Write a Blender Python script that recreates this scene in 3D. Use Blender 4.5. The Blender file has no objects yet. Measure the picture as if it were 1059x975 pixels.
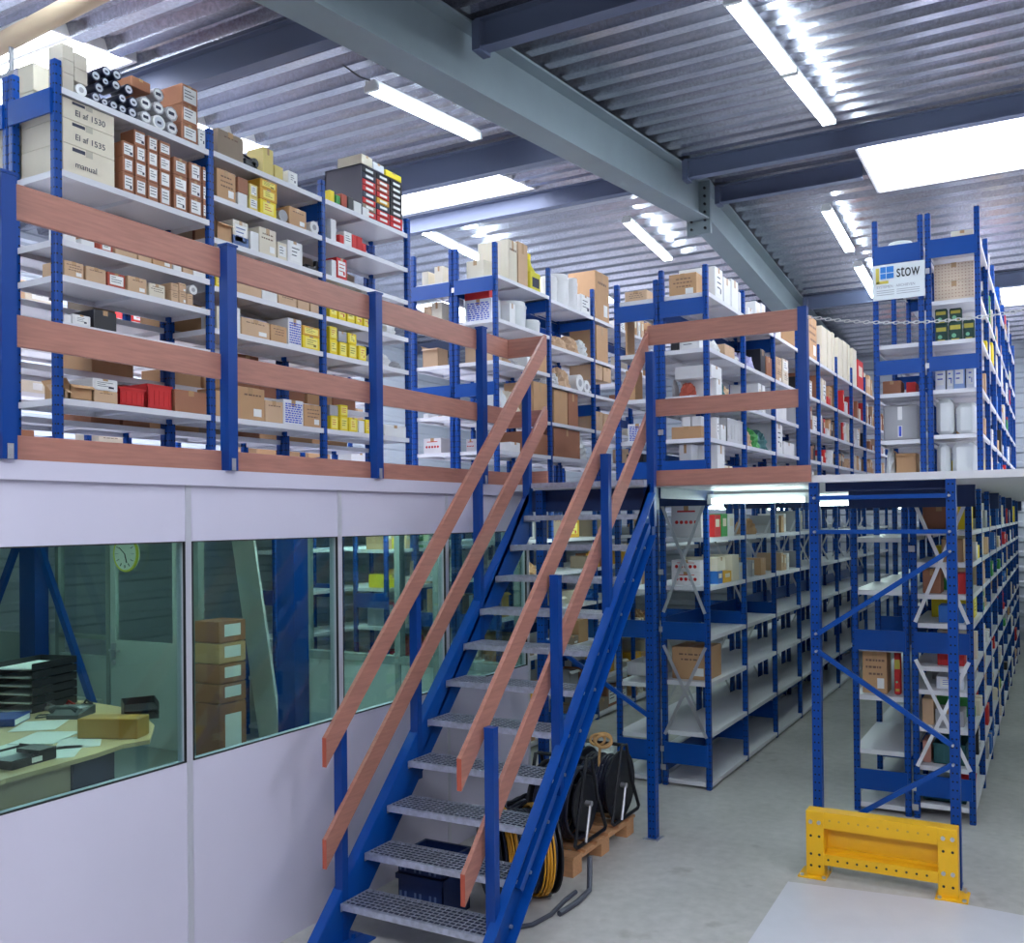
import bpy, bmesh, math, random
from mathutils import Vector, Matrix
S = bpy.context.scene
COL = S.collection
RNG = random.Random(7)
PI = math.pi

# ------------------------------------------------------------------ camera
cam_data = bpy.data.cameras.new('camera')
cam = bpy.data.objects.new('camera', cam_data); COL.objects.link(cam); S.camera = cam
RIGHT = Vector((0.88522245, 0.46502689, -0.01145481))
DOWN = Vector((-0.0148207, 0.00358288, -0.99988375))
FWD = Vector((-0.46493179, 0.88528931, 0.01006367))
m = Matrix.Identity(4)
for i in range(3):
    m[i][0] = RIGHT[i]; m[i][1] = -DOWN[i]; m[i][2] = -FWD[i]
m[0][3], m[1][3], m[2][3] = 0, 0, 2.1905
cam.matrix_world = m
cam_data.sensor_fit = 'HORIZONTAL'; cam_data.sensor_width = 36
cam_data.lens = 959.9 / 1059 * 36
cam_data.shift_x = (529.5 - 587.98) / 1059
cam_data.shift_y = (527.52 - 487.5) / 1059
cam_data.clip_start = 0.05; cam_data.clip_end = 200

# ------------------------------------------------------------------ world and exposure
S.view_settings.view_transform = 'Standard'; S.view_settings.look = 'None'
S.view_settings.gamma = 1; S.view_settings.use_curve_mapping = False
S.view_settings.exposure = 0.56
w = bpy.data.worlds.new('world'); S.world = w; w.use_nodes = True
w.node_tree.nodes['Background'].inputs[0].default_value = (0.55, 0.65, 0.9, 1)
w.node_tree.nodes['Background'].inputs[1].default_value = 1.0
TUBE_E = 34.0      # fluorescent tubes
TUBE_LOW_E = 16.0  # tubes below the mezzanine
SKY_E = 8.0        # daylight through the roof lights

# ------------------------------------------------------------------ materials
MATS = {}
def lin(c):
    return tuple(((x / 255) / 12.92 if x / 255 <= 0.04045 else ((x / 255 + 0.055) / 1.055) ** 2.4) for x in c) + (1,)
def mat(name, rgb, rough=0.5, metal=0.0, noise=0.0, scale=8.0, bump=0.0, emit=None, espec=0.5, stretch=None):
    if name in MATS: return MATS[name]
    mt = bpy.data.materials.new(name); mt.use_nodes = True; MATS[name] = mt
    nt = mt.node_tree; b = nt.nodes['Principled BSDF']
    c = lin(rgb)
    b.inputs['Base Color'].default_value = c
    b.inputs['Roughness'].default_value = rough; b.inputs['Metallic'].default_value = metal
    b.inputs['Specular IOR Level'].default_value = espec
    if noise or bump:
        tc = nt.nodes.new('ShaderNodeTexCoord'); n = nt.nodes.new('ShaderNodeTexNoise')
        n.inputs['Scale'].default_value = scale; n.inputs['Detail'].default_value = 5
        if stretch:
            mp = nt.nodes.new('ShaderNodeMapping'); mp.inputs['Scale'].default_value = stretch
            nt.links.new(tc.outputs['Object'], mp.inputs[0]); nt.links.new(mp.outputs[0], n.inputs['Vector'])
        else: nt.links.new(tc.outputs['Object'], n.inputs['Vector'])
        if noise:
            r = nt.nodes.new('ShaderNodeValToRGB')
            r.color_ramp.elements[0].position = 0.3; r.color_ramp.elements[1].position = 0.7
            r.color_ramp.elements[0].color = tuple(x * (1 - noise) for x in c[:3]) + (1,)
            r.color_ramp.elements[1].color = tuple(min(1, x * (1 + noise)) for x in c[:3]) + (1,)
            nt.links.new(n.outputs['Fac'], r.inputs[0]); nt.links.new(r.outputs[0], b.inputs['Base Color'])
        if bump:
            bp = nt.nodes.new('ShaderNodeBump'); bp.inputs['Strength'].default_value = bump; bp.inputs['Distance'].default_value = 0.01
            nt.links.new(n.outputs['Fac'], bp.inputs['Height']); nt.links.new(bp.outputs[0], b.inputs['Normal'])
    if emit:
        b.inputs['Emission Color'].default_value = lin(emit[0]); b.inputs['Emission Strength'].default_value = emit[1]
    return mt

def perforated(name, rgb, pitch=0.05, hole=0.007, offx=0.012):
    """painted steel with two rows of small round punched holes along z on every face"""
    mt = mat(name, rgb, 0.38, 0.0, espec=0.3)
    nt = mt.node_tree; b = nt.nodes['Principled BSDF']; N = nt.nodes.new
    tc = N('ShaderNodeTexCoord'); sp = N('ShaderNodeSeparateXYZ'); nt.links.new(tc.outputs['Object'], sp.inputs[0])
    def math_(op, a, bb=None):
        x = N('ShaderNodeMath'); x.operation = op
        for i, v in enumerate((a, bb)):
            if v is None: continue
            if isinstance(v, (int, float)): x.inputs[i].default_value = v
            else: nt.links.new(v, x.inputs[i])
        return x.outputs[0]
    z = math_('SUBTRACT', math_('MODULO', math_('ADD', sp.outputs['Z'], 10.0), pitch), pitch / 2)
    ds = []
    for ax in ('X', 'Y'):
        a = math_('SUBTRACT', math_('ABSOLUTE', sp.outputs[ax]), offx)
        ds.append(math_('ADD', math_('MULTIPLY', a, a), math_('MULTIPLY', z, z)))
    d = math_('MINIMUM', ds[0], ds[1])
    k = math_('LESS_THAN', d, hole * hole)
    mx = N('ShaderNodeMix'); mx.data_type = 'RGBA'
    mx.inputs['A'].default_value = lin(rgb); mx.inputs['B'].default_value = lin((8, 10, 25))
    nt.links.new(k, mx.inputs['Factor']); nt.links.new(mx.outputs['Result'], b.inputs['Base Color'])
    return mt

BLUE = mat('blue_paint', (0, 68, 150), 0.35, espec=0.35)
BLUE_UP = perforated('blue_perforated_upright', (0, 64, 144), hole=0.0055)
BLUE_D = mat('blue_paint_column', (0, 58, 136), 0.35, espec=0.35)
SHELF = mat('shelf_light_grey_steel', (222, 222, 228), 0.42, 0.0)
DECK = mat('deck_white_steel', (226, 226, 230), 0.4)
DECKU = mat('deck_underside', (196, 202, 200), 0.5)
WOOD = mat('reddish_plywood', (170, 116, 101), 0.45, noise=0.13, scale=5, stretch=(1.2, 1.2, 14))
WOODE = mat('board_end', (176, 82, 62), 0.6)
GALV = mat('galvanised_grating', (186, 190, 206), 0.38, 0.7, noise=0.2, scale=30)
ZINC = mat('zinc', (200, 200, 205), 0.35, 0.8)
PANEL = mat('office_panel_lavender_white', (208, 204, 222), 0.45, noise=0.02, scale=2)
ALU = mat('aluminium_strip', (205, 205, 215), 0.35, 0.3)
FRAMEG = mat('grey_frame', (130, 142, 140), 0.5)
GASKET = mat('black_gasket', (25, 28, 32), 0.6)
ROOF = mat('roof_deck_galvanised', (172, 174, 184), 0.24, 0.88, noise=0.22, scale=45)
GALV_SHADE = mat('grating_cell_shade', (92, 98, 120), 0.5, 0.5)  # tread bar sides, darkened to paint in the shade inside the grating cells
TUBEO = mat('fill_tube_office', (255, 255, 255), 0.5, emit=((222, 248, 240), 32.0))
STEEL = mat('painted_rafter_grey', (128, 142, 148), 0.5, 0.1, noise=0.05, scale=3)
PURL = mat('painted_purlin_slate', (92, 102, 128), 0.5, 0.1)
CLAD = mat('wall_cladding', (176, 184, 194), 0.5, 0.2)
WALLC = mat('wall_bounce_grey', (120, 120, 125), 0.8)  # unseen right and front walls, grey darkened to cut bounce light
YEL = mat('safety_yellow', (243, 186, 20), 0.38, noise=0.03, scale=10)
BLACK = mat('black_plastic', (16, 18, 28), 0.45)
RUBBER = mat('black_cable', (34, 36, 56), 0.35)
YCAB = mat('yellow_cable', (226, 160, 40), 0.5)
WHITE = mat('white_plastic', (235, 238, 238), 0.4)
HOUS = mat('lamp_housing', (225, 228, 228), 0.4)
TUBE = mat('lit_tube', (255, 255, 255), 0.5, emit=((232, 246, 255), TUBE_E))
TUBEL = mat('lit_tube_below_deck', (255, 255, 255), 0.5, emit=((222, 248, 244), TUBE_LOW_E))
SKYP = mat('daylight_panel', (255, 255, 255), 0.5, emit=((240, 243, 255), SKY_E))
PALW = mat('pallet_wood', (206, 152, 108), 0.7, noise=0.12, scale=10, stretch=(1, 10, 6))
DESKW = mat('desk_beech', (216, 186, 140), 0.4, noise=0.04, scale=5, stretch=(3, 1, 1))
DESKP = mat('desk_panel', (200, 170, 135), 0.45)
PAPER = mat('paper', (240, 242, 242), 0.6)
DOORM = mat('office_door_grey', (178, 190, 186), 0.45)
RED = mat('red', (206, 38, 40), 0.45)
CRATEB = mat('blue_crate', (18, 44, 96), 0.45)
HOSEY = mat('hose_orange', (196, 150, 96), 0.5)

def glass(name, tint, refl=0.10):
    mt = bpy.data.materials.new(name); mt.use_nodes = True; nt = mt.node_tree; nt.nodes.clear(); N = nt.nodes.new
    o = N('ShaderNodeOutputMaterial'); mx = N('ShaderNodeMixShader'); t = N('ShaderNodeBsdfTransparent'); g = N('ShaderNodeBsdfGlossy')
    f = N('ShaderNodeFresnel'); gm_ = N('ShaderNodeNewGeometry'); io = N('ShaderNodeMath'); io.operation = 'MULTIPLY_ADD'; io.inputs[1].default_value = 1 / 1.5 - 1.5; io.inputs[2].default_value = 1.5
    nt.links.new(gm_.outputs['Backfacing'], io.inputs[0]); nt.links.new(io.outputs[0], f.inputs[0])
    t.inputs[0].default_value = tint; g.inputs['Roughness'].default_value = 0.02; g.inputs[0].default_value = (0.9, 1, 1, 1)
    nt.links.new(f.outputs[0], mx.inputs[0]); nt.links.new(t.outputs[0], mx.inputs[1]); nt.links.new(g.outputs[0], mx.inputs[2])
    nt.links.new(mx.outputs[0], o.inputs[0]); return mt
GLASS = glass('green_tinted_glass', (0.76, 0.89, 0.87, 1))
GLASSC = glass('clear_glass', (0.93, 0.97, 0.96, 1))

def concrete():
    mt = bpy.data.materials.new('concrete_floor'); mt.use_nodes = True; nt = mt.node_tree; b = nt.nodes['Principled BSDF']; N = nt.nodes.new
    tc = N('ShaderNodeTexCoord'); n1 = N('ShaderNodeTexNoise'); n2 = N('ShaderNodeTexNoise'); n3 = N('ShaderNodeTexNoise')
    n1.inputs['Scale'].default_value = 0.9; n1.inputs['Detail'].default_value = 8
    n2.inputs['Scale'].default_value = 14; n2.inputs['Detail'].default_value = 6
    n3.inputs['Scale'].default_value = 3.2; n3.inputs['Detail'].default_value = 4
    for n in (n1, n2, n3): nt.links.new(tc.outputs['Object'], n.inputs['Vector'])
    r = N('ShaderNodeValToRGB'); r.color_ramp.elements[0].position = 0.33; r.color_ramp.elements[1].position = 0.68
    r.color_ramp.elements[0].color = lin((166, 165, 162)); r.color_ramp.elements[1].color = lin((204, 201, 198))
    mm = N('ShaderNodeMath'); mm.operation = 'MULTIPLY_ADD'; mm.inputs[1].default_value = 0.35
    nt.links.new(n2.outputs['Fac'], mm.inputs[0]); 
    mm2 = N('ShaderNodeMath'); mm2.operation = 'MULTIPLY'; mm2.inputs[1].default_value = 0.65
    nt.links.new(n1.outputs['Fac'], mm2.inputs[0]); nt.links.new(mm2.outputs[0], mm.inputs[2])
    nt.links.new(mm.outputs[0], r.inputs[0])
    st = N('ShaderNodeValToRGB'); st.color_ramp.elements[0].position = 0.64; st.color_ramp.elements[1].position = 0.74
    st.color_ramp.elements[0].color = (1, 1, 1, 1); st.color_ramp.elements[1].color = (0.72, 0.7, 0.68, 1)
    nt.links.new(n3.outputs['Fac'], st.inputs[0])
    mx = N('ShaderNodeMix'); mx.data_type = 'RGBA'; mx.blend_type = 'MULTIPLY'; mx.inputs['Factor'].default_value = 1
    nt.links.new(r.outputs[0], mx.inputs['A']); nt.links.new(st.outputs[0], mx.inputs['B'])
    nt.links.new(mx.outputs['Result'], b.inputs['Base Color']); b.inputs['Roughness'].default_value = 0.42
    b.inputs['Specular IOR Level'].default_value = 0.4
    return mt

# ------------------------------------------------------------------ geometry helpers
class MB:
    """collects boxes, bars and tubes; build() links them as ONE mesh object"""
    def __init__(s): s.v = []; s.f = []; s.mi = []; s.k = 0
    def mat(s, k): s.k = k; return s
    def poly(s, pts, faces):
        n = len(s.v); s.v += [tuple(p) for p in pts]
        for f in faces: s.f.append(tuple(n + i for i in f)); s.mi.append(s.k)
        return s
    def box(s, x0, x1, y0, y1, z0, z1):
        P = [(x, y, z) for x in (x0, x1) for y in (y0, y1) for z in (z0, z1)]
        return s.poly(P, [(0, 1, 3, 2), (4, 6, 7, 5), (0, 4, 5, 1), (2, 3, 7, 6), (0, 2, 6, 4), (1, 5, 7, 3)])
    def cbox(s, x0, x1, y0, y1, z0, z1, c=0.004):
        """box with chamfered edges"""
        c = min(c, (x1 - x0) / 3, (y1 - y0) / 3, (z1 - z0) / 3)
        X, Y, Z = (x0, x1), (y0, y1), (z0, z1)
        P = []; idx = {}
        for i in (0, 1):
            for j in (0, 1):
                for k in (0, 1):
                    sx, sy, sz = (1 - 2 * i) * c, (1 - 2 * j) * c, (1 - 2 * k) * c
                    idx[(i, j, k, 0)] = len(P); P.append((X[i], Y[j] + sy, Z[k] + sz))
                    idx[(i, j, k, 1)] = len(P); P.append((X[i] + sx, Y[j], Z[k] + sz))
                    idx[(i, j, k, 2)] = len(P); P.append((X[i] + sx, Y[j] + sy, Z[k]))
        F = []
        I = idx
        q = [(0, 0), (1, 0), (1, 1), (0, 1)]
        for a in (0, 1):
            f = [I[(a, p[0], p[1], 0)] for p in q]; F.append(f if a else f[::-1])
            f = [I[(p[0], a, p[1], 1)] for p in q]; F.append(f[::-1] if a else f)
            f = [I[(p[0], p[1], a, 2)] for p in q]; F.append(f if a else f[::-1])
        for a in (0, 1):
            for b in (0, 1):
                F.append([I[(0, a, b, 1)], I[(0, a, b, 2)], I[(1, a, b, 2)], I[(1, a, b, 1)]])
                F.append([I[(a, 0, b, 0)], I[(a, 0, b, 2)], I[(a, 1, b, 2)], I[(a, 1, b, 0)]])
                F.append([I[(a, b, 0, 0)], I[(a, b, 0, 1)], I[(a, b, 1, 1)], I[(a, b, 1, 0)]])
        for i in (0, 1):
            for j in (0, 1):
                for k in (0, 1): F.append([I[(i, j, k, t)] for t in range(3)])
        return s.poly(P, F)
    def bar(s, a, b, wd, hh, up=(0, 0, 1)):
        a, b = Vector(a), Vector(b); d = (b - a).normalized(); up = Vector(up)
        if abs(d.dot(up)) > 0.99: up = Vector((0, 1, 0))
        r = d.cross(up).normalized(); u = r.cross(d).normalized()
        P = [p + r * sx * wd / 2 + u * sz * hh / 2 for p in (a, b) for sx in (-1, 1) for sz in (-1, 1)]
        return s.poly(P, [(0, 2, 3, 1), (4, 5, 7, 6), (0, 1, 5, 4), (2, 6, 7, 3), (0, 4, 6, 2), (1, 3, 7, 5)])
    def tube(s, pts, r, n=8, cap=True, closed=False):
        pts = [Vector(p) for p in pts]; rings = []
        m_ = len(pts); prev = None
        for i, p in enumerate(pts):
            if closed: d = pts[(i + 1) % m_] - pts[i - 1]
            else: d = pts[min(i + 1, m_ - 1)] - pts[max(i - 1, 0)]
            d.normalize()
            if prev is None:
                ref = Vector((0, 0, 1)) if abs(d.z) < 0.9 else Vector((0, 1, 0)); a = d.cross(ref).normalized()
            else:
                a = prev - d * prev.dot(d)
                a = a.normalized() if a.length > 1e-6 else d.orthogonal().normalized()
            prev = a; b = d.cross(a)
            rr = r[i] if isinstance(r, (list, tuple)) else r
            rings.append([p + (a * math.cos(2 * PI * k / n) + b * math.sin(2 * PI * k / n)) * rr for k in range(n)])
        P = [q for R_ in rings for q in R_]; F = []
        for i in range(m_ if closed else m_ - 1):
            j = (i + 1) % m_
            for k in range(n): F.append((i * n + k, i * n + (k + 1) % n, j * n + (k + 1) % n, j * n + k))
        if cap and not closed:
            F.append(tuple(range(n))[::-1]); F.append(tuple((m_ - 1) * n + k for k in range(n)))
        return s.poly(P, F)
    def cyl(s, a, b, r, n=16, r2=None):
        return s.tube([a, b], [r, r if r2 is None else r2], n)
    def prism(s, pts, z0, z1):
        n = len(pts); P = [(p[0], p[1], z0) for p in pts] + [(p[0], p[1], z1) for p in pts]
        F = [tuple(range(n))[::-1], tuple(range(n, 2 * n))] + [(i, (i + 1) % n, n + (i + 1) % n, n + i) for i in range(n)]
        return s.poly(P, F)
    def extrude(s, prof, a, b, axis='X'):
        """closed 2D profile extruded along an axis; for X the profile is (y, z), for Y it is (x, z)"""
        n = len(prof)
        mk = (lambda t, p: (t, p[0], p[1])) if axis == 'X' else (lambda t, p: (p[0], t, p[1]))
        P = [mk(a, p) for p in prof] + [mk(b, p) for p in prof]
        F = [tuple(range(n))[::-1], tuple(range(n, 2 * n))] + [(i, (i + 1) % n, n + (i + 1) % n, n + i) for i in range(n)]
        return s.poly(P, F)
    def mesh(s, name, mats, loc=(0, 0, 0), smooth=False):
        me = bpy.data.meshes.new(name)
        me.from_pydata([(p[0] - loc[0], p[1] - loc[1], p[2] - loc[2]) for p in s.v], [], s.f)
        if not isinstance(mats, (list, tuple)): mats = [mats]
        for x in mats: me.materials.append(x)
        me.polygons.foreach_set('material_index', s.mi)
        bm = bmesh.new(); bm.from_mesh(me); bmesh.ops.recalc_face_normals(bm, faces=bm.faces); bm.to_mesh(me); bm.free()
        if smooth:
            me.polygons.foreach_set('use_smooth', [True] * len(me.polygons))
            try: me.set_sharp_from_angle(angle=math.radians(40))
            except Exception: pass
        me.update(); return me
    def build(s, name, mats, parent=None, loc=None, smooth=False):
        """vertices are world coordinates; the origin goes to loc, or to the parent's place"""
        base = Vector(loc) if loc is not None else (parent_loc(parent) if parent else Vector((0, 0, 0)))
        o = bpy.data.objects.new(name, s.mesh(name, mats, base, smooth)); COL.objects.link(o)
        if parent: o.parent = parent; o.location = base - parent_loc(parent)
        else: o.location = base
        return o
def parent_loc(p):
    l = Vector((0, 0, 0))
    while p: l += p.location; p = p.parent
    return l
def tag(o, label=None, cat=None, group=None, kind=None):
    if label:
        n = len(label.split()); assert 4 <= n <= 16, (n, label)
        o['label'] = label
    if cat: o['category'] = cat
    if group: o['group'] = group
    if kind: o['kind'] = kind
    return o
def thing(name, label, cat, loc, group=None):
    o = bpy.data.objects.new(name, None); COL.objects.link(o); o.location = loc; o.empty_display_size = 0.1
    return tag(o, label, cat, group)
def struct(name, mb, mats, label=None, parent=None, **k):
    o = mb.build(name, mats, parent, **k)
    if not parent:
        o['kind'] = 'structure'
        if label: o['label'] = label
    return o
def text_mesh(name, body, size, material, parent, loc, rot, depth=0.001, sx=1.0):
    cu = bpy.data.curves.new(name, 'FONT'); cu.body = body; cu.size = size; cu.extrude = depth
    cu.align_x = 'LEFT'
    tmp = bpy.data.objects.new('tmp', cu); COL.objects.link(tmp)
    dg = bpy.context.evaluated_depsgraph_get()
    me = bpy.data.meshes.new_from_object(tmp.evaluated_get(dg)); bpy.data.objects.remove(tmp)
    me.materials.clear(); me.materials.append(material)
    for v in me.vertices: v.co.x *= sx
    o = bpy.data.objects.new(name, me); COL.objects.link(o); o.parent = parent
    o.location = Vector(loc) - parent_loc(parent); o.rotation_euler = rot
    return o
# ------------------------------------------------------------------ setting
DZ = 2.45                 # mezzanine floor level
XL, XR, YF, YB = -10.9, 5.5, -4.5, 18.0
fl = MB().poly([(XL, YF, 0), (XR, YF, 0), (XR, YB, 0), (XL, YB, 0)], [(0, 1, 2, 3)])
struct('floor', fl, concrete(), 'smooth grey concrete warehouse floor')
def roofz(y): return 6.03 - 0.1 * abs(y - 10.0)
def rib(y):
    q = (y - YF) % 0.28
    return 0.08 * (0 if q < .10 else (q - .10) / .03 if q < .13 else 1 if q < .25 else (0.28 - q) / .03)
def corrugated(mb, x0, x1, y0, y1):
    if x1 - x0 < .01: return
    k = math.floor((y0 - YF) / .28) * .28 + YF; ys = [y0]
    while k < y1:
        for dy in (0, .10, .13, .25):
            if y0 + 1e-4 < k + dy < y1 - 1e-4: ys.append(k + dy)
        k += .28
    ys.append(y1); P = []
    for yy in ys: P += [(x0, yy, roofz(yy) + rib(yy)), (x1, yy, roofz(yy) + rib(yy))]
    mb.poly(P, [(2 * i, 2 * i + 1, 2 * i + 3, 2 * i + 2) for i in range(len(ys) - 1)])
LIGHTS_SKY = [(-10.4, -5.2, 7.8, 9.15), (-10.4, -5.75, 3.62, 4.40), (-1.72, 3.6, 9.42, 10.9), (-10.4, -6.4, 4.75, 6.3), (-0.7, 3.6, 14.7, 16.0), (-9.5, -6.2, 12.5, 13.6), (1.5, 4.2, 3.8, 5.0), (-3.0, 3.5, -1.5, -0.2)]  # last entry is an unseen roof light added behind the camera for fill
cuts = sorted({YF, YB, 10.0} | {a[2] for a in LIGHTS_SKY} | {a[3] for a in LIGHTS_SKY})
ceil = MB()
for ya, yb in zip(cuts, cuts[1:]):
    holes = sorted((a[0], a[1]) for a in LIGHTS_SKY if a[2] <= ya + 1e-6 and a[3] >= yb - 1e-6)
    x = XL
    for h0, h1 in holes:
        corrugated(ceil, x, h0, ya, yb); x = h1
    corrugated(ceil, x, XR, ya, yb)
struct('ceiling', ceil, ROOF, 'corrugated galvanised steel roof deck with two shallow slopes')
for i, (x0, x1, y0, y1) in enumerate(LIGHTS_SKY):
    z0, z1 = roofz(y0), roofz(y1)
    b = MB().poly([(x0, y0, z0 + 0.12), (x1, y0, z0 + 0.12), (x1, y1, z1 + 0.12), (x0, y1, z1 + 0.12)], [(0, 1, 2, 3)])
    b.poly([(x0 - .02, y0 - .02, z0 + 0.2), (x1 + .02, y0 - .02, z0 + 0.2), (x1 + .02, y1 + .02, z1 + 0.2), (x0 - .02, y1 + .02, z1 + 0.2)], [(0, 1, 2, 3)])
    o = struct('window_%d' % (i + 1), b, SKYP, 'bright translucent roof light')
    f = MB(); dn = 0.10
    for (a, c) in (((x0, y0, z0), (x1, y0, z0)), ((x0, y1, z1), (x1, y1, z1)), ((x0, y0, z0), (x0, y1, z1)), ((x1, y0, z0), (x1, y1, z1))):
        f.bar((a[0], a[1], a[2] + (.02 if i == 2 else .06)), (c[0], c[1], c[2] + (.02 if i == 2 else .06)), 0.025, 0.24 if i == 2 else .10)
    f.bar((x0, (y0 + y1) / 2, (z0 + z1) / 2 + .1), (x1, (y0 + y1) / 2, (z0 + z1) / 2 + .1), 0.03, 0.03)
    f.build('window_frame', WHITE, o)
# walls: profiled cladding
def clad(mb, a, b, axis, pos, z0, z1, sign):
    """horizontal profiled cladding; pos is the wall plane, a..b its run"""
    z = z0; prof = []
    while z < z1:
        for d, dz in ((0, 0), (0, 0.13), (0.03, 0.16), (0.03, 0.23)):
            prof.append((pos + sign * d, min(z + dz, z1)))
        z += 0.26
    P = []
    for q, zz in prof: P += ([(a, q, zz), (b, q, zz)] if axis == 'X' else [(q, a, zz), (q, b, zz)])
    mb.poly(P, [(2 * i, 2 * i + 1, 2 * i + 3, 2 * i + 2) for i in range(len(prof) - 1)])
wb = MB(); clad(wb, XL, XR, 'X', YB, 0, 6.1, -1); struct('wall_back', wb, CLAD, 'pale horizontal profiled cladding at the far end')
wl = MB(); clad(wl, YF, YB, 'Y', XL, 0, 6.1, 1); struct('wall_left', wl, CLAD, 'pale horizontal profiled cladding on the left')
wr = MB().box(XR, XR + 0.1, YF, YB, 0, 6.1); struct('wall_right', wr, WALLC, 'plain wall on the right, darkened to cut bounce light')
wf = MB().box(XL, XR, YF - 0.1, YF, 0, 6.1); struct('wall_front', wf, WALLC, 'plain wall behind the camera, darkened to cut bounce light')

# rafter with a spliced ridge joint
def ibeam_y(mb, xc, pts, depth, wdt, tf=0.018, tw=0.012):
    """I section running along Y through (y, zbottom) points"""
    for (ya, za), (yb, zb) in zip(pts, pts[1:]):
        for off, h, w_ in ((0, tf, wdt), (depth - tf, tf, wdt), (tf, depth - 2 * tf, tw)):
            P = [(xc + sx * w_ / 2, y, z + off + k) for (y, z) in ((ya, za), (yb, zb)) for sx in (-1, 1) for k in (0, h)]
            mb.poly(P, [(0, 2, 3, 1), (4, 5, 7, 6), (0, 1, 5, 4), (2, 6, 7, 3), (0, 4, 6, 2), (1, 3, 7, 5)])
def ibeam_x(mb, x0, x1, yc, zb, depth, wdt, tf=0.012, tw=0.008):
    mb.box(x0, x1, yc - wdt / 2, yc + wdt / 2, zb, zb + tf); mb.box(x0, x1, yc - wdt / 2, yc + wdt / 2, zb + depth - tf, zb + depth)
    mb.box(x0, x1, yc - tw / 2, yc + tw / 2, zb + tf, zb + depth - tf)
XRF = -3.535
raf = thing('rafter', 'deep grey steel rafter running away under the corrugated roof, bolted at its ridge', 'roof beam', (XRF, 10, 5.55))
raf['kind'] = 'structure'
r_ = MB(); ibeam_y(r_, XRF, [(YF, 5.56 - 0.1 * 14.5), (10.0, 5.56)], 0.455, 0.25); r_.build('near_beam', STEEL, raf)
r_ = MB(); ibeam_y(r_, XRF, [(10.0, 5.56), (YB, 5.56 - 0.8)], 0.455, 0.25); r_.build('far_beam', STEEL, raf)
r_ = MB().box(XRF - .14, XRF + .14, 9.975, 9.995, 5.40, 6.0).box(XRF - .14, XRF + .14, 10.005, 10.025, 5.40, 6.0)
r_.build('splice_plate', STEEL, raf)
r_ = MB()
for sx in (-1, 1):
    for k in range(6): r_.cyl((XRF + sx * .08, 9.955, 5.46 + k * .09), (XRF + sx * .08, 10.04, 5.46 + k * .09), 0.016, 6)
r_.build('bolt', BLACK, raf)
def purlin(x0, x1, yc, label, depth=0.2):
    b = MB(); z = roofz(yc) - depth - 0.003
    ibeam_x(b, x0, x1, yc, z, depth, 0.1)
    o = thing('purlin', label, 'roof purlin', ((x0 + x1) / 2, yc, z)); o['kind'] = 'structure'
    b.build('beam', PURL, o)
    for x in (x0, x1):
        if abs(x - XRF) < 0.4:
            s_ = 1 if x > XRF else -1
            MB().box(x - .01 if s_ > 0 else x - .05, x + .05 if s_ > 0 else x + .01, yc - .07, yc + .07, z - .02, z + depth * .9).build('cleat', PURL, o)
xr1, xl1 = XRF + .135, XRF - .135
purlin(xr1, XR, 5.25, 'nearest slate purlin right of the rafter'); purlin(xr1, XR, 9.2, 'slate purlin right of the rafter, just before its ridge')
purlin(xr1, -1.78, 10.25, 'slate purlin right of the rafter, just beyond its ridge'); purlin(xr1, XR, 14.4, 'slate purlin right of the rafter at the far end')
purlin(xr1, XR, 1.2, 'slate purlin overhead right of the rafter, out of frame')
purlin(XL, xl1, 4.55, 'nearest slate purlin left of the rafter', 0.22); purlin(XL, xl1, 7.5, 'middle slate purlin left of the rafter', 0.28)
purlin(XL, xl1, 9.3, 'slate purlin left of the rafter, beyond the roof light'); purlin(XL, xl1, 14.4, 'slate purlin left of the rafter at the far end')
purlin(XL, xl1, 1.2, 'slate purlin overhead left of the rafter, out of frame')

# ------------------------------------------------------------------ fluorescent battens
def batten(x, y0, ln, label, z=None, along='Y', low=False, group='fluorescent battens under the roof', twin=True, cable=False, tm=None):
    if along == 'Y':
        y1 = y0 + ln; za = (roofz(y0) - 0.08) if z is None else z; zb = (roofz(y1) - 0.08) if z is None else z
        A, B = Vector((x, y0, za)), Vector((x, y1, zb)); side = Vector((1, 0, 0))
    else:
        A, B = Vector((x, y0, z)), Vector((x + ln, y0, z)); side = Vector((0, 1, 0))
    t = thing('fluorescent_lamp', label, 'ceiling lamp', (A + B) / 2, group)
    MB().bar(A - Vector((0, 0, .02)), B - Vector((0, 0, .02)), 0.09 if twin else 0.06, 0.04).build('housing', HOUS, t)
    d = (B - A).normalized()
    for s_ in ((-1, 1) if twin else (0,)):
        o_ = side * 0.045 * s_ - Vector((0, 0, 0.058))
        MB().cyl(A + d * .04 + o_, B - d * .04 + o_, 0.015, 10).build('tube', tm or (TUBEL if low else TUBE), t, smooth=True)
    for P_ in (A, B):
        q = P_ + d * (0.02 if P_ is A else -0.02) - Vector((0, 0, .055))
        e = MB(); e.bar(q - d * .018, q + d * .018, 0.12 if twin else .04, 0.045); e.build('lamp_holder', HOUS, t)
    if cable:
        MB().tube([A - d * .3 + Vector((0, 0, .02)), A - d * .12 + Vector((0, 0, -.01)), A], 0.006, 6).build('feed_cable', BLACK, t)
batten(-4.5, 5.45, 1.45, 'twin fluorescent batten left of the rafter above the left shelving', cable=True)
batten(-1.76, 5.65, 1.42, 'nearer of two end to end fluorescent battens right of the rafter')
batten(-1.76, 7.09, 1.42, 'farther of two end to end fluorescent battens right of the rafter')
batten(-4.62, 10.4, 1.42, 'twin fluorescent batten left of the rafter, just beyond its ridge')
batten(-2.33, 11.0, 1.42, 'fluorescent batten right of the rafter beyond the ridge, nearer one')
batten(-2.33, 12.95, 1.42, 'fluorescent batten right of the rafter beyond the ridge, farther one')
batten(-7.0, 9.45, 1.42, 'fluorescent batten at far left beyond the left roof light')
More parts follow.
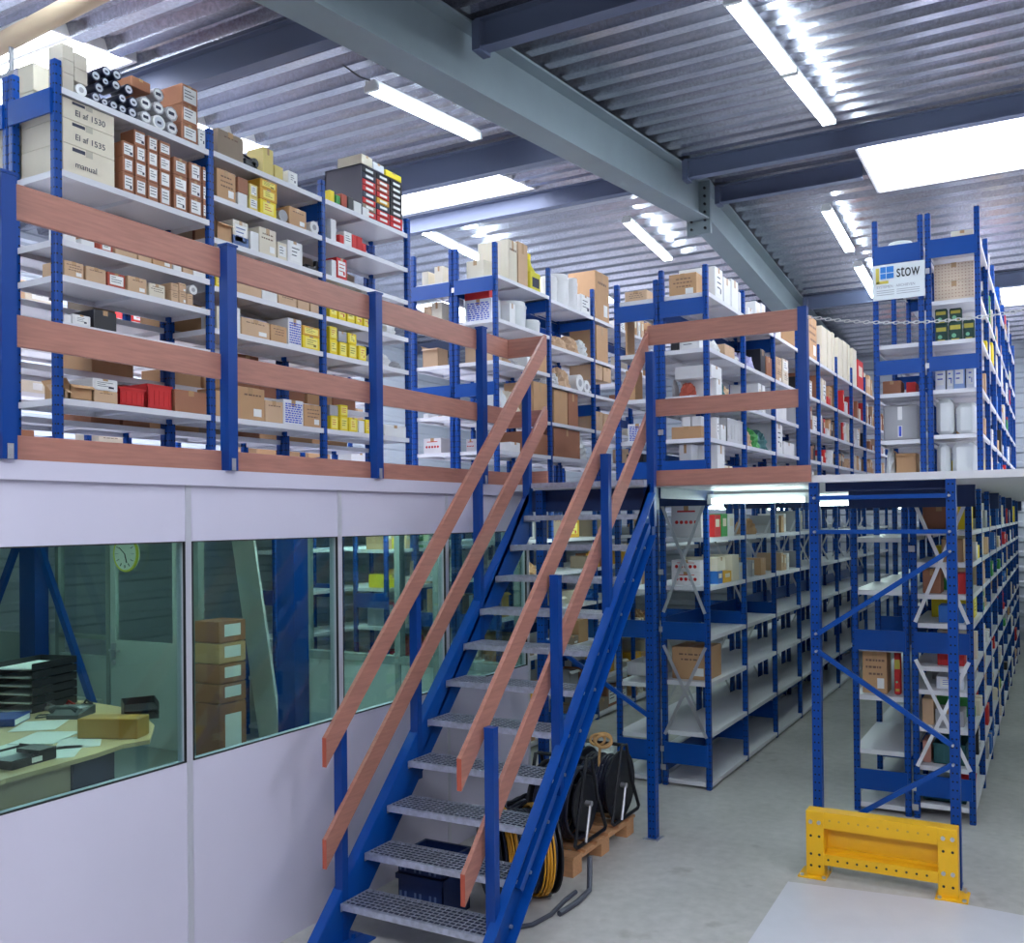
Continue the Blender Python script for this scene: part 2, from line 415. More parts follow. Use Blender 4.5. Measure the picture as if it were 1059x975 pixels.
for i, (x, y) in enumerate([(-7.4, 1.8), (-4.5, 2.2), (-4.5, -1.2), (-1.76, 2.0), (-1.76, -1.2), (0.9, 5.6), (0.9, 2.0), (0.9, -1.2), (3.6, 7.0), (3.6, 1.0), (0.9, 12.0), (-7.4, -1.5), (-8.3, 13.5)]):  # unseen battens outside the frame, added as fill light
    batten(x, y, 1.42, 'unseen twin batten under the roof outside the frame, added as fill light')
LG = 'fluorescent battens below the mezzanine'
batten(-2.42, 7.0, 0.8, 'fluorescent batten under the mezzanine at the mouth of the middle aisle', z=2.375, along='X', low=True, group=LG, twin=True)
for i, y in enumerate((9.6, 12.4, 15.2)):
    batten(-2.2, y, 0.75, '%s fluorescent batten under the mezzanine down the middle aisle' % ('second', 'third', 'last')[i], z=2.375, along='X', low=True, group=LG)
for i, y in enumerate((7.6, 10.6, 13.6)):
    batten(-3.86, y, 1.2, 'fluorescent batten under the mezzanine in the aisle behind the stairs, number %s' % ('one', 'two', 'three')[i], z=2.375, low=True, group=LG)
    batten(0.45, y, 1.2, 'fluorescent batten under the mezzanine right of the end rack, number %s' % ('one', 'two', 'three')[i], z=2.375, low=True, group=LG)
batten(-5.3, 3.6, 1.2, 'unseen batten added to brighten the office by the windows', z=2.36, low=True, group=LG, tm=TUBEO)  # unseen office and store battens, added to brighten the view through the glass
batten(-4.9, 5.0, 1.0, 'unseen batten added to brighten the office near the stairs end', z=2.36, low=True, group=LG, tm=TUBEO)
batten(-5.9, 6.6, 1.2, 'unseen batten added to brighten the space behind the office back wall', z=2.36, low=True, group=LG, tm=TUBEO)
batten(-7.9, 4.2, 1.2, 'unseen batten added to brighten the office over the desk', z=2.36, low=True, group=LG, tm=TUBEO)
batten(-6.8, 8.0, 1.2, 'unseen batten added to brighten the store behind the office', z=2.36, low=True, group=LG, tm=TUBEO)

# beige pipe and hook high at the left edge
hp = thing('overhead_pipe', 'beige overhead pipe crossing the top left corner below the roof', 'pipe', (-5.9, 3.3, 5.0))
MB().tube([(-8.8, 3.2, 4.73), (-3.7, 3.2, 5.075)], 0.055, 12).build('pipe', mat('beige_pipe', (214, 190, 160), 0.4), hp, smooth=True)
MB().tube([(-5.24, 3.2, 4.96), (-5.235, 3.2, 4.83), (-5.24, 3.2, 4.79), (-5.28, 3.2, 4.765), (-5.35, 3.2, 4.773), (-5.44, 3.2, 4.80)], 0.014, 8).build('hook', mat('hook_grey', (170, 172, 180), 0.4), hp, smooth=True)

# ------------------------------------------------------------------ mezzanine deck
dk = MB()
e = 0.045
for (x0, x1, y0, y1) in ((-3.62, XR, 5.88, 17.0), (XL, -3.62, -3.0, 17.0), (-3.29, -2.43, 5.72, 5.88)):
    dk.mat(0).box(x0, x1, y0, y1, DZ - e, DZ)
deck = thing('mezzanine_deck', 'white steel mezzanine floor carried above the shop floor', 'mezzanine floor', (-3, 6, DZ)); deck['kind'] = 'structure'
dk.build('deck_panel', DECK, deck)
jb = MB()
for y in (7.1, 10.1, 13.1, 16.9): jb.box(-3.32, -2.45, y, y + .04, DZ - .16, DZ - e).box(-1.37, -.5, y, y + .04, DZ - .20, DZ - e)
jb.box(-3.45, -2.43, 5.93, 5.98, DZ - .2, DZ - e); jb.box(-1.3, -.56, 6.0, 6.05, DZ - .1, DZ - e)
jb.box(-2.45, -2.42, 5.98, 7.1, DZ - .12, DZ - e)
jb.build('deck_beam', mat('blue_dark_paint', (16, 44, 96), 0.45), deck)

# posts carrying the front edge
def post(mb, x, y, z0, z1, a=0.055): mb.box(x - a / 2, x + a / 2, y - a / 2, y + a / 2, z0, z1)
pf = thing('portal_frame', 'blue braced upright frame under the deck edge behind the yellow barrier', 'support frame', (-.95, 5.9, 0))
for x in (-1.35, -.548):
    b = MB(); post(b, x, 5.91, 0, DZ - e, 0.056); b.build('upright', BLUE_UP, pf, loc=(x, 5.91, 0))
    MB().box(x - .045, x + .028, 5.87, 5.98, 0, .008).build('base_plate', BLUE, pf)
for z in (2.307, 2.095): MB().bar((-1.33, 5.87, z), (-.56, 5.87, z), .02, .026).build('crossbar', BLUE, pf)
for a, b_ in (((-1.33, 1.459), (-.56, 1.978)), ((-1.33, 1.35), (-.56, .843)), ((-.56, .729), (-1.33, .21))):
    MB().bar((a[0], 5.865, a[1]), (b_[0], 5.865, b_[1]), .02, .03).build('brace', BLUE, pf)
bb = MB()
for x, z in ((-1.34, 2.307), (-.555, 2.307), (-1.34, 2.095), (-.555, 2.095), (-1.34, 1.459), (-.555, 1.978), (-1.34, 1.35), (-.555, .843), (-.555, .729)):
    bb.cyl((x, 5.845, z), (x, 5.876, z), .008, 8)
bb.build('bolt', ZINC, pf)
pg = thing('support_post', 'blue perforated post from the floor to the landing, right of the cable reels', 'support post', (-2.475, 5.9, 0))
b = MB(); post(b, -2.475, 5.91, 0, DZ - e, .06); b.build('upright', BLUE_UP, pg, loc=(-2.475, 5.91, 0))
MB().box(-2.53, -2.42, 5.85, 5.97, 0, .008).build('base_plate', ZINC, pg)
b = MB(); post(b, -3.33, 5.91, 0, DZ - e, .06); b.build('upright', BLUE_UP, pg, loc=(-3.33, 5.91, 0))
for a, b_ in (((-3.3, 1.32), (-2.5, .84)),):
    MB().bar((a[0], 5.9, a[1]), (b_[0], 5.9, b_[1]), .02, .028).build('brace', BLUE, pg)

# ------------------------------------------------------------------ office walls
XW = -3.62
SY = [1.0, 1.99, 3.036, 4.08, 5.13, 6.2]
wz0, wz1 = 1.075, 2.108
ow = thing('wall_office', 'white lavender office partition with a row of windows', 'partition wall', (XW, 3, 0)); ow['kind'] = 'structure'
for i in range(len(SY) - 1):
    y0, y1 = SY[i] + .004, SY[i + 1] - .004
    MB().box(XW - .06, XW, y0, y1, 0, wz0).build('lower_panel', PANEL, ow)
    MB().box(XW - .06, XW, y0, y1, wz1, DZ - .075).build('upper_panel', PANEL, ow)
    g0, g1 = y0 + .02, y1 - .012
    p_ = MB().box(XW - .035, XW - .027, g0, g1, wz0, wz1).build('glass_pane', GLASS, ow)
    gk = MB()
    gk.box(XW - .012, XW + .001, g0, g1, wz0 - .001, wz0 + .005).box(XW - .012, XW + .001, g0, g1, wz1 - .005, wz1 + .001)
    gk.box(XW - .012, XW + .001, g0 - .001, g0 + .005, wz0, wz1).box(XW - .012, XW + .001, g1 - .005, g1 + .001, wz0, wz1)
    gk.build('gasket', GASKET, p_)
for y in SY: MB().box(XW - .062, XW + .004, y - .016, y + .016, 0, DZ - .075).build('joint_strip', ALU, ow)
MB().box(XW - .07, XW + .022, .8, 6.2, DZ - .078, DZ + .0).build('top_rail', PANEL, ow)
ob = thing('wall_office_back', 'grey glazed back partition of the office', 'partition wall', (-6, 6.22, 0)); ob['kind'] = 'structure'
b = MB()
for x0, x1 in ((-5.87, XW - .06), (XL, -9.35)): b.box(x0, x1, 6.18, 6.23, 0, 1.03)
b.box(-9.35, -8.53, 6.18, 6.23, 0, .85)
b.build('lower_panel', DOORM, ob)
b = MB()
for x in (-3.70, -4.47, -4.86, -5.56, -5.87, -7.25, -7.47, -8.54, -9.36): b.box(x - .028, x + .028, 6.17, 6.24, 0, DZ - e)
b.box(-5.87, -3.7, 6.165, 6.245, 1.0, 1.07); b.box(-9.35, -8.55, 6.165, 6.245, 1.02, 1.06); b.box(XL, -3.7, 6.17, 6.24, DZ - .1, DZ - e)
b.box(-7.46, -7.25, 6.18, 6.23, 0, DZ - e)
b.build('frame', FRAMEG, ob)
for x0, x1 in ((-5.84, -5.58), (-5.53, -4.89), (-4.83, -4.5), (-4.44, -3.73), (-9.33, -8.57)):
    MB().box(x0, x1, 6.2, 6.206, 1.06, DZ - .1).build('glass_pane', GLASSC, ob)
od = thing('door_1', 'grey office door with a glazed upper half and lever handle', 'door', (-8.0, 6.2, 0)); od['kind'] = 'structure'
MB().box(-8.50, -7.50, 6.17, 6.21, 0, 1.03).box(-8.50, -8.42, 6.17, 6.21, 1.03, 2.05).box(-7.58, -7.5, 6.17, 6.21, 1.03, 2.05).box(-8.5, -7.5, 6.17, 6.21, 2.05, 2.13).build('leaf', DOORM, od)
MB().box(-8.42, -7.58, 6.187, 6.193, 1.03, 2.05).build('glass_pane', GLASSC, od)
MB().box(-8.47, -8.41, 6.155, 6.172, .85, 1.0).cyl((-8.44, 6.17, .93), (-8.44, 6.12, .93), .012, 8).bar((-8.45, 6.12, .93), (-8.3, 6.12, .93), .016, .018).cyl((-8.44, 6.172, .8), (-8.44, 6.15, .8), .025, 12).build('handle', ZINC, od)
struct('ceiling_office', MB().box(XL + .1, XW - .07, .8, 6.15, DZ - .075, DZ - .055), mat('office_ceiling', (225, 228, 225), .7), 'pale office ceiling')
ofl = MB().box(XL, XW - .06, .9, 6.2, 0, .005); struct('floor_office', ofl, mat('office_lino', (120, 130, 128), .5), 'grey office floor covering')
wo = MB().box(XL, XW - .06, .84, .9, 0, DZ - .08); struct('wall_office_front', wo, PANEL, 'pale office end wall')
# ------------------------------------------------------------------ edge railing
def fin_rail(nm, t, a, b, h=0.12, w_=.022, endcap=True):
    m_ = MB(); m_.bar(a, b, w_, h); return m_.build(nm, WOOD, t)
RX = -3.60
rl = thing('guard_rail', 'long guard rail of reddish boards and blue posts along the office roof', 'railing', (RX, 3, DZ))
for y in (0.98, 2.17, 3.27, 4.39, 5.55):
    b = MB().box(RX - .03, RX + .028, y - .029, y + .029, DZ, 3.56)
    b.box(RX - .035, RX + .033, y - .034, y + .034, 3.555, 3.565)
    p_ = b.build('post', BLUE_D, rl); 
    k = MB().box(RX + .029, RX + .032, y - .012, y + .012, DZ + .0, DZ + .06)
    for z in (DZ + .015, DZ + .045): k.cyl((RX + .032, y, z), (RX + .036, y, z), .004, 6)
    k.build('post_clip', ZINC, p_)
for y0, y1 in ((.3, 2.14), (2.2, 3.24), (3.3, 4.36), (4.42, 5.95)):
    xx = RX - .045
    for nm, z0, z1 in (('top_board', 3.405, 3.545), ('middle_board', 2.90, 3.025), ('toe_board', DZ, 2.548)):
        MB().cbox(xx, xx + .022, y0 - .035, y1 + .035 if y1 < 5 else y1, z0, z1, .002).build(nm, WOOD, rl)
for nm, z0, z1 in (('top_return_board', 3.405, 3.545), ('middle_return_board', 2.88, 3.0), ('toe_return_board', DZ, 2.548)):
    MB().cbox(RX - .04, -3.30, 5.95, 5.972, z0, z1, .002).build(nm, WOOD, rl)
# railing on the right of the landing
rr = thing('guard_rail', 'short guard rail of three reddish boards right of the stair head', 'railing', (-1.9, 5.9, DZ))
for nm, z0, z1 in (('top_board', 3.375, 3.51), ('middle_board', 2.885, 3.0)):
    MB().cbox(-2.46, -1.425, 5.87, 5.892, z0, z1, .002).build(nm, WOOD, rr)
MB().cbox(-2.44, -1.355, 5.845, 5.867, DZ - .04, 2.515, .002).build('toe_board', WOOD, rr)
MB().box(-1.43, -1.372, 5.86, 5.92, DZ, 3.52).build('post', BLUE_D, rr)
# chain across the open edge
ch = MB(); pts = []
cx0, cx1 = -1.375, 0.42
n = 62; L_ = (cx1 - cx0)
for i in range(n):
    t = (i + .5) / n; x = cx0 + L_ * t; z = 3.455 - .115 * (1 - (2 * t - 1) ** 2) + .0
    r0 = .019; ring = []
    for k in range(10):
        a = 2 * PI * k / 10; u, v = r0 * math.cos(a), .0085 * math.sin(a)
        ring.append((x + u, 5.89 + (v if i % 2 else 0), z + (0 if i % 2 else v)))
    ch.tube(ring, .0028, 5, closed=True)
o = ch.build('barrier_chain', mat('chain_white', (215, 215, 215), .4, .3), loc=(-1, 5.89, 3.4), smooth=True)
tag(o, 'pale link chain hung across the open deck edge in front of the sign', 'chain')
b = MB().box(.42, .48, 5.86, 5.92, DZ, 3.52).build('chain_post', BLUE_D); tag(b, 'blue post holding the far end of the chain', 'post')

# ------------------------------------------------------------------ staircase
st = thing('staircase', 'steep blue steel staircase with grating treads up to the mezzanine', 'staircase', (-2.87, 4.6, 0))
G, RS, Y0_, Z0_ = 0.191, 0.2, 3.704, 0.219
def nose(y): return Z0_ + (y - Y0_) * RS / G
def stringer(x0, x1, inner):
    b = MB(); yt = 5.72; ya = 3.50
    top0 = .0
    # web as a sloped plate with a level foot
    f = lambda y, d: nose(y) + d
    for (xa, xb, d0, d1) in ((min(x0, x1), max(x0, x1), -.25, .03),):
        yb0 = Y0_ + (0 - Z0_ + .25) * G / RS
        ybt = Y0_ + (0 - Z0_ - .03) * G / RS
        prof = [(ybt, 0), (yb0, 0), (yt + .02, f(yt + .02, -.25)), (yt + .02, DZ - .02), (Y0_ + (DZ - .02 - Z0_ - .03) * G / RS, DZ - .02)]
        b.extrude(prof, xa, xb, 'X')
    return b
wl_, wr_ = -3.315, -2.405
for nm, xw, s_ in (('stringer', wl_, 1), ('stringer', wr_, -1)):
    b = stringer(xw - .004, xw + .004, s_)
    # flanges pointing outwards
    for d in (.03, -.25):
        ys = Y0_ + (0.0 - Z0_ - d) * G / RS; ye = min(5.72, Y0_ + (DZ - .02 - Z0_ - d) * G / RS)
        xo = xw - s_ * .028
        b.bar((xo, ys, nose(ys) + d), (xo, ye, nose(ye) + d), .056, .006, up=(0, -1, 1))
    if xw == wr_:
        b.bar((xo, 3.95, nose(3.95) - .11), (xo, 5.65, nose(5.65) - .11), .03, .035, up=(0, -1, 1))
    b.build(nm, BLUE, st)
bo = MB()
for i in range(11):
    y = Y0_ + i * G + .06; z = Z0_ + i * RS - .02
    for xx, dx in ((wr_ + .004, .012), ): bo.cyl((xx, y, z), (xx + dx, y, z), .010, 6); bo.cyl((xx, y + .14, z), (xx + dx, y + .14, z), .010, 6)
bo.build('bolt', ZINC, st)
def tread_mb(y, z):
    b = MB(); x0, x1 = wl_ + .012, wr_ - .012; dp = .225; h = .032
    b.box(x0, x1, y, y + .004, z - h, z).box(x0, x1, y + .004, y + .022, z - .004, z + .0005)
    b.box(x0, x1, y + dp - .004, y + dp, z - h, z)
    b.box(x0, x0 + .004, y, y + dp, z - h - .01, z).box(x1 - .004, x1, y, y + dp, z - h - .01, z)
    nx = 25
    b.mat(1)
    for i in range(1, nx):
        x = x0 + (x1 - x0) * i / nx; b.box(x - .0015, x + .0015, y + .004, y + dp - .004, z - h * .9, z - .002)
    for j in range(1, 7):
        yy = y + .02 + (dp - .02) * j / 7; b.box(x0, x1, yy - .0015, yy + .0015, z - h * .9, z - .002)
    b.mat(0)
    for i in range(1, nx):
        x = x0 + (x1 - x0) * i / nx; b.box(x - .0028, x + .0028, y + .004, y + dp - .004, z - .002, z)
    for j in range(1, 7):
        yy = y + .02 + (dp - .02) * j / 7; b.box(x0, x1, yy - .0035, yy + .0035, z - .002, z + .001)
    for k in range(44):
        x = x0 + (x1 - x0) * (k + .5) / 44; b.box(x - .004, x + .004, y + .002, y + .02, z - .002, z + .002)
    return b
t0 = tread_mb(Y0_, Z0_).build('tread', [GALV, GALV_SHADE], st)
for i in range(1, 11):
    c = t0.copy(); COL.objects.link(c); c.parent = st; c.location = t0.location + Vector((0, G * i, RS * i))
lt = MB().box(-3.29, -2.43, 5.70, 5.715, DZ - .035, DZ).build('landing_nosing', GALV, st)
MB().box(-3.42, -3.29, 3.62, 3.86, 0, .01).cyl((-3.30, 3.8, .01), (-3.30, 3.8, .03), .012, 6).box(-3.42, -3.20, 3.62, 3.86, 0, .008).build('foot_plate', BLUE, st)
# stair posts and hand rails
for x, ytops in ((-3.334, ((3.75, 1.14), (4.40, 1.85), (5.08, 2.58), (5.72, 3.24))), (-2.435 + .03, ((3.757, 1.20), (4.419, 1.888), (5.07, 2.58), (5.784, 3.307)))):
    for i, (y, zt) in enumerate(ytops):
        zb = max(0.0, nose(y) - .26) if not (x < -3 and i == 0) else 0
        MB().box(x - .026, x + .026, y - .022, y + .022, zb, zt).box(x - .027, x + .027, y - .023, y + .023, zt - .004, zt + .004).build('post', BLUE_D, st)
def hand(x, p0, p1, dz=.150):
    """sloping board, ends cut plumb"""
    (ya, za), (yb, zb) = p0, p1
    b = MB(); prof = [(ya, za - dz), (yb, zb - dz), (yb, zb), (ya, za)]
    b.extrude(prof, x - .012, x + .012, 'X')
    o = b.build('handrail_board', WOOD, st)
    MB().box(x - .0125, x + .0125, ya - .0015, ya + .0005, za - dz + .001, za - .001).build('board_end', WOODE, o)
XLH, XRH = -3.298, -2.462
hand(XLH, (3.59, 1.10), (5.93, 3.545)); hand(XLH, (3.585, .588), (5.93, 3.02))
hand(XRH, (3.57, 1.09), (5.866, 3.465)); hand(XRH, (3.59, .55), (5.866, 2.925))

# ------------------------------------------------------------------ yellow rack end barrier
yb = thing('rack_barrier', 'yellow steel floor barrier in front of the blue portal frame', 'barrier', (-.95, 5.7, 0))
def holes(b, xs, zs, y, r=.008):
    for x in xs:
        for z in zs: b.cyl((x, y - .0015, z), (x, y + .001, z), r, 10)
for i, x in enumerate((-1.382, -.630)):
    b = MB().cbox(x, x + .108, 5.70, 5.80, 0.008, .40, .004); u = b.build('leg', YEL, yb)
    h = MB(); holes(h, (x + .03, x + .08), (.07, .14, .25) if i == 0 else (.07, .27), 5.70); h.build('hole', GASKET, u)
    h = MB()
    for z in ((.335,) if i == 0 else (.345, .145)):
        for xx in (x + .03, x + .08): h.cyl((xx, 5.690, z), (xx, 5.70, z), .0125, 8)
    h.build('bolt', ZINC, u)
    MB().cbox(x - .045 + (0 if i == 0 else .03), x + .125 + (0 if i == 0 else .035), 5.66, 5.84, 0, .010, .002).build('base_plate', YEL, yb)
    h = MB()
    for xx in (x - .02 + i * .03, x + .11 + i * .03):
        h.cyl((xx, 5.675, .010), (xx, 5.675, .022), .012, 6)
    h.cyl((x + .125 + i * .01, 5.82, .010), (x + .125 + i * .01, 5.82, .04), .009, 6); h.build('anchor_bolt', ZINC, yb)
b = MB(); b.extrude([(5.705, .30), (5.745, .30), (5.745, .33), (5.80, .33), (5.80, .40), (5.705, .40)], -1.28, -.622, 'X')
u = b.build('top_rail', YEL, yb)
h = MB(); holes(h, [-1.24 + .056 * k for k in range(11)], (.352,), 5.705, .007); h.build('hole', mat('plug_tan', (206, 158, 70), .5), u)
b = MB(); b.extrude([(5.705, .08), (5.79, .08), (5.79, .165), (5.78, .165), (5.78, .145), (5.705, .145)], -1.28, -.622, 'X')
u = b.build('lower_rail', YEL, yb)
h = MB(); holes(h, [-1.25 + .056 * k for k in range(11)], (.115,), 5.705, .007); h.build('hole', GASKET, u)
MB().box(-1.28, -.622, 5.79, 5.80, .155, .36).build('back_plate', YEL, yb)
sh = MB().prism([(-1.457, 5.553), (-.55, 5.665), (.5, 5.60), (1.2, 3.2), (-1.40, 3.2)], .0, .004).build('floor_sheet', mat('pale_sheet', (206, 206, 214), .35, noise=.03, scale=6), loc=(-.6, 5, 0))
tag(sh, 'pale bluish smooth sheet covering the concrete before the yellow barrier', 'floor covering')

# ------------------------------------------------------------------ sign
sg = thing('sign_board', 'white printed sign with a blue window logo fixed to the end rack', 'sign', (-1.13, 8.09, 4.14))
sx0, sx1, sz0, sz1 = -1.335, -.925, 3.995, 4.288
MB().box(sx0, sx1, 8.09, 8.10, sz0, sz1).build('board', mat('sign_white', (226, 232, 236), .35), sg)
MB().box(sx0 + .025, sx0 + .052, 8.086, 8.09, sz0 + .135, sz1 - .025).box(sx0 + .025, sx0 + .125, 8.086, 8.09, sz0 + .135, sz0 + .158).build('yellow_logo_bar', mat('logo_yellow', (222, 204, 90), .4), sg)
lb = MB()
for x0, x1 in ((.062, .105), (.111, .168)):
    for z0, z1 in ((.175, .218), (.225, .275)): lb.box(sx0 + x0, sx0 + x1, 8.086, 8.09, sz0 + z0, sz0 + z1)
lb.build('blue_logo_pane', mat('logo_blue', (45, 125, 205), .4), sg)
text_mesh('lettering', 'stow', .150, mat('sign_black', (25, 30, 36), .5), sg, (sx0 + .188, 8.089, sz0 + .178), (PI / 2, 0, 0), .003, sx=.62)
text_mesh('small_lettering', 'SYSTEMEN · ARCHIEVEN', .032, mat('sign_grey', (150, 150, 162), .5), sg, (sx0 + .03, 8.089, sz0 + .098), (PI / 2, 0, 0), .0005, sx=.88)
tl = MB()
for k, z in enumerate((.075, .058, .040)):
    for x0, x1 in ((.03, .17), (.19, .37)): tl.box(sx0 + x0, sx0 + x1, 8.0885, 8.09, sz0 + z, sz0 + z + .004)
tl.build('fine_print_line', mat('sign_grey', (150, 150, 162), .5), sg)
# ------------------------------------------------------------------ shelving runs
UPM, SHM = {}, {}
def upright_mesh(z0, z1, a):
    k = (round(z1 - z0, 3), a)
    if k not in UPM:
        h = z1 - z0; b = MB(); t = a / 2
        b.cbox(-t, t, -t, t, 0, h, .006); UPM[k] = b.mesh('upright', BLUE_UP)
    return UPM[k]
def shelf_mesh(dx, dy):
    k = (round(dx, 3), round(dy, 3))
    if k not in SHM:
        b = MB(); h = .034
        b.box(0, dx, 0, dy, -.004, 0)
        b.box(0, .004, 0, dy, -h, -.004).box(dx - .004, dx, 0, dy, -h, -.004).box(0, dx, 0, .004, -h, -.004).box(0, dx, dy - .004, dy, -h, -.004)
        b.box(0, .016, 0, dy, -h, -h + .003).box(dx - .016, dx, 0, dy, -h, -h + .003)
        b.box(.01, dx - .01, dy / 2 - .02, dy / 2 + .02, -h + .008, -.004)
        SHM[k] = b.mesh('shelf', SHELF)
    return SHM[k]
def inst(name, me, parent, loc):
    o = bpy.data.objects.new(name, me); COL.objects.link(o); o.parent = parent; o.location = Vector(loc) - parent_loc(parent); return o
def rack(label, x0, x1, ys, z0, z1, levels, beams_front=(), beams_back=(), xbrace=None, side='R', blevels=None, a=.044, xb_int=None, plate=None):
    """one run of shelving along Y: x0..x1 deep, ys the post lines; the aisle face is on the 'side'"""
    t = thing('shelving_run', label, 'shelving', ((x0 + x1) / 2, ys[0], z0))
    for y in ys:
        for x in (x0 + a / 2, x1 - a / 2): inst('upright', upright_mesh(z0, z1, a), t, (x, y, z0))
    for i in range(len(ys) - 1):
        lv = (blevels or {}).get(i, levels)
        for z in lv: inst('shelf', shelf_mesh(x1 - x0 - .004, ys[i + 1] - ys[i] - .004), t, (x0 + .002, ys[i] + .002, z))
        for (za, zb) in beams_back:
            xx = x0 if side == 'R' else x1 - .012
            MB().box(xx, xx + .012, ys[i] + .02, ys[i + 1] - .02, za, zb).build('back_beam', BLUE, t)
    for (za, zb) in beams_front:
        MB().box(x0 + a * .5, x1 - a * .5, ys[0] - .034, ys[0] - .022, za, zb).build('end_beam', BLUE, t)
        for y in ys[1:3]: MB().box(x0 + a, x1 - a, y - .006, y + .006, za, zb).build('frame_beam', BLUE, t)
    if xbrace:
        for (za, zb, mt) in xbrace:
            b = MB().bar((x0 + .03, ys[0] - .03, za), (x1 - .03, ys[0] - .03, zb), .026, .004, up=(0, 1, 0))
            b.bar((x0 + .03, ys[0] - .034, zb), (x1 - .03, ys[0] - .034, za), .026, .004, up=(0, 1, 0)); b.build('cross_brace', mt, t)
    if xb_int:
        for i in range(1, len(ys)):
            for (za, zb) in xb_int:
                b = MB().bar((x0 + .03, ys[i], za), (x1 - .03, ys[i], zb), .020, .004, up=(0, 1, 0))
                b.bar((x0 + .03, ys[i] + .005, zb), (x1 - .03, ys[i] + .005, za), .020, .004, up=(0, 1, 0)); b.build('frame_brace', ZINC, t)
    if plate:
        for z in plate:
            xx = x1 - .012 if side == 'L' else x0 + .012
            b = MB().box(xx - .022, xx + .022, ys[0] - .031, ys[0] - .026, z - .022, z + .022)
            for dz in (-.012, .012): b.cyl((xx, ys[0] - .031, z + dz), (xx, ys[0] - .036, z + dz), .005, 6)
            b.build('joint_plate', ZINC, t)
    return t
YA = [3.085, 4.09, 5.095, 6.09]
LA = [4.53, 4.25, 3.985, 3.68, 3.415, 2.865]; LA0 = [4.52, 4.08, 3.71, 3.52, 3.27, 2.865]
rack('upper left shelving run, aisle side, white shelves full of small cartons', -5.05, -4.64, YA, DZ, 4.66, LA, side='R', blevels={0: LA0}, beams_back=((2.56, 2.68),), beams_front=((4.37, 4.50), (2.52, 2.66)))
rack('upper left shelving run, rear side, back to back with the small cartons', -5.47, -5.06, YA, DZ, 4.66, [4.45, 4.08, 3.75, 3.45, 3.1, 2.8], side='L', beams_front=((4.37, 4.50), (2.52, 2.66)))
YA2 = [3.6, 4.8, 6.0, 7.2, 8.4]
rack('farthest left upper shelving run, seen through the nearer shelves', -7.3, -6.85, YA2, DZ, 4.5, [3.9, 3.55, 3.2, 2.85], side='R', beams_front=((2.55, 2.68),))
YR = [7.15 + i for i in range(5)]
LB = [4.43, 4.03, 3.65, 3.17, 2.83]; LB1 = [4.41, 3.95, 3.56, 3.17, 2.83]
rack('upper centre shelving run, right side, tall with boxes and plastic rolls', -4.93, -4.46, YR, DZ, 4.72, LB1, blevels={0: LB}, side='R', beams_back=((4.28, 4.40), (3.36, 3.46)), beams_front=((4.28, 4.41), (3.33, 3.45), (2.5, 2.6)), plate=(4.33,))
rack('upper centre shelving run, left side, nearest the left shelving', -5.42, -4.94, YR, DZ, 4.72, LB1, blevels={0: LB}, side='L', beams_front=((4.28, 4.41), (3.33, 3.45), (2.5, 2.6)))
YC = [7.15 + i for i in range(10)]
LC = [4.02, 3.57, 3.19, 2.84, 2.51]
rack('long upper shelving run behind the short guard rail, right side', -2.885, -2.46, YC, DZ, 4.24, LC, side='R', beams_back=((3.83, 3.95), (2.62, 2.72)), beams_front=((3.84, 3.975), (2.52, 2.66)), plate=(3.70, 2.9))
rack('long upper shelving run behind the short guard rail, left side', -3.29, -2.89, YC, DZ, 4.17, LC, side='L', beams_front=((3.84, 3.975), (2.52, 2.66)))
YD = [8.15 + i for i in range(8)]
LDR = [4.33, 3.95, 3.625, 3.216, 2.85]
rack('upper end shelving run, right side, holding green and white cartons', -.925, -.51, YD, DZ, 4.68, [4.43, 3.95, 3.62, 3.22, 2.85, 2.5], side='R', beams_back=((3.37, 3.49),), beams_front=((4.30, 4.45), (3.37, 3.49)), plate=(4.2, 3.42))
rack('upper end shelving run, left side, behind the printed sign', -1.345, -.94, YD, DZ, 4.68, [4.43, 3.625, 3.216, 2.824, 2.5], side='L', beams_front=((4.30, 4.45), (3.37, 3.49)))
LCL = [2.03, 1.636, 1.23, .86, .45, .054]
rack('lower shelving run in the middle aisle, right side, mostly empty shelves', -2.90, -2.48, YC, 0, DZ - .05, LCL, side='R', beams_back=((1.24, 1.37), (.1, .25)), beams_front=((1.20, 1.345), (.19, .36)), xbrace=((1.42, 2.3, ZINC), (.42, 1.15, ZINC)), xb_int=((1.4, 2.2),), plate=(1.75, 1.28, .3, .15))
rack('lower shelving run in the middle aisle, left side, facing the stairs', -3.31, -2.92, YC, 0, DZ - .05, [1.95, 1.6, 1.23, .82, .40, .054], side='L', beams_front=((1.20, 1.345), (.19, .36)), xb_int=((.4, 1.1),))
rack('lower end shelving run, right side, crammed shelves and white cross braces', -.945, -.53, YC, 0, DZ - .05, [2.08, 1.85, 1.62, 1.41, 1.10, .93, .66, .384, .11], side='R', beams_front=((1.20, 1.35), (.17, .32)), xbrace=((1.42, 2.3, SHELF), (.38, 1.15, SHELF)), plate=(1.95, .22, .08))
rack('lower end shelving run, left side, behind the portal frame', -1.365, -.96, YC, 0, DZ - .05, [2.03, 1.64, 1.22, .86, .46, .064], side='L', beams_front=((1.20, 1.35), (.17, .32)), beams_back=((1.24, 1.37),))
LBL = [2.0, 1.66, 1.3, .88, .45, .06]
rack('lower shelving run behind the stairs, right side, with papers and bags', -4.93, -4.46, YR, 0, DZ - .05, LBL, side='R', beams_front=((1.2, 1.33),), beams_back=((1.0, 1.1),))
rack('lower shelving run behind the stairs, left side, seen through office glass', -5.42, -4.94, YR, 0, DZ - .05, LBL, side='L', beams_front=((1.2, 1.33),))
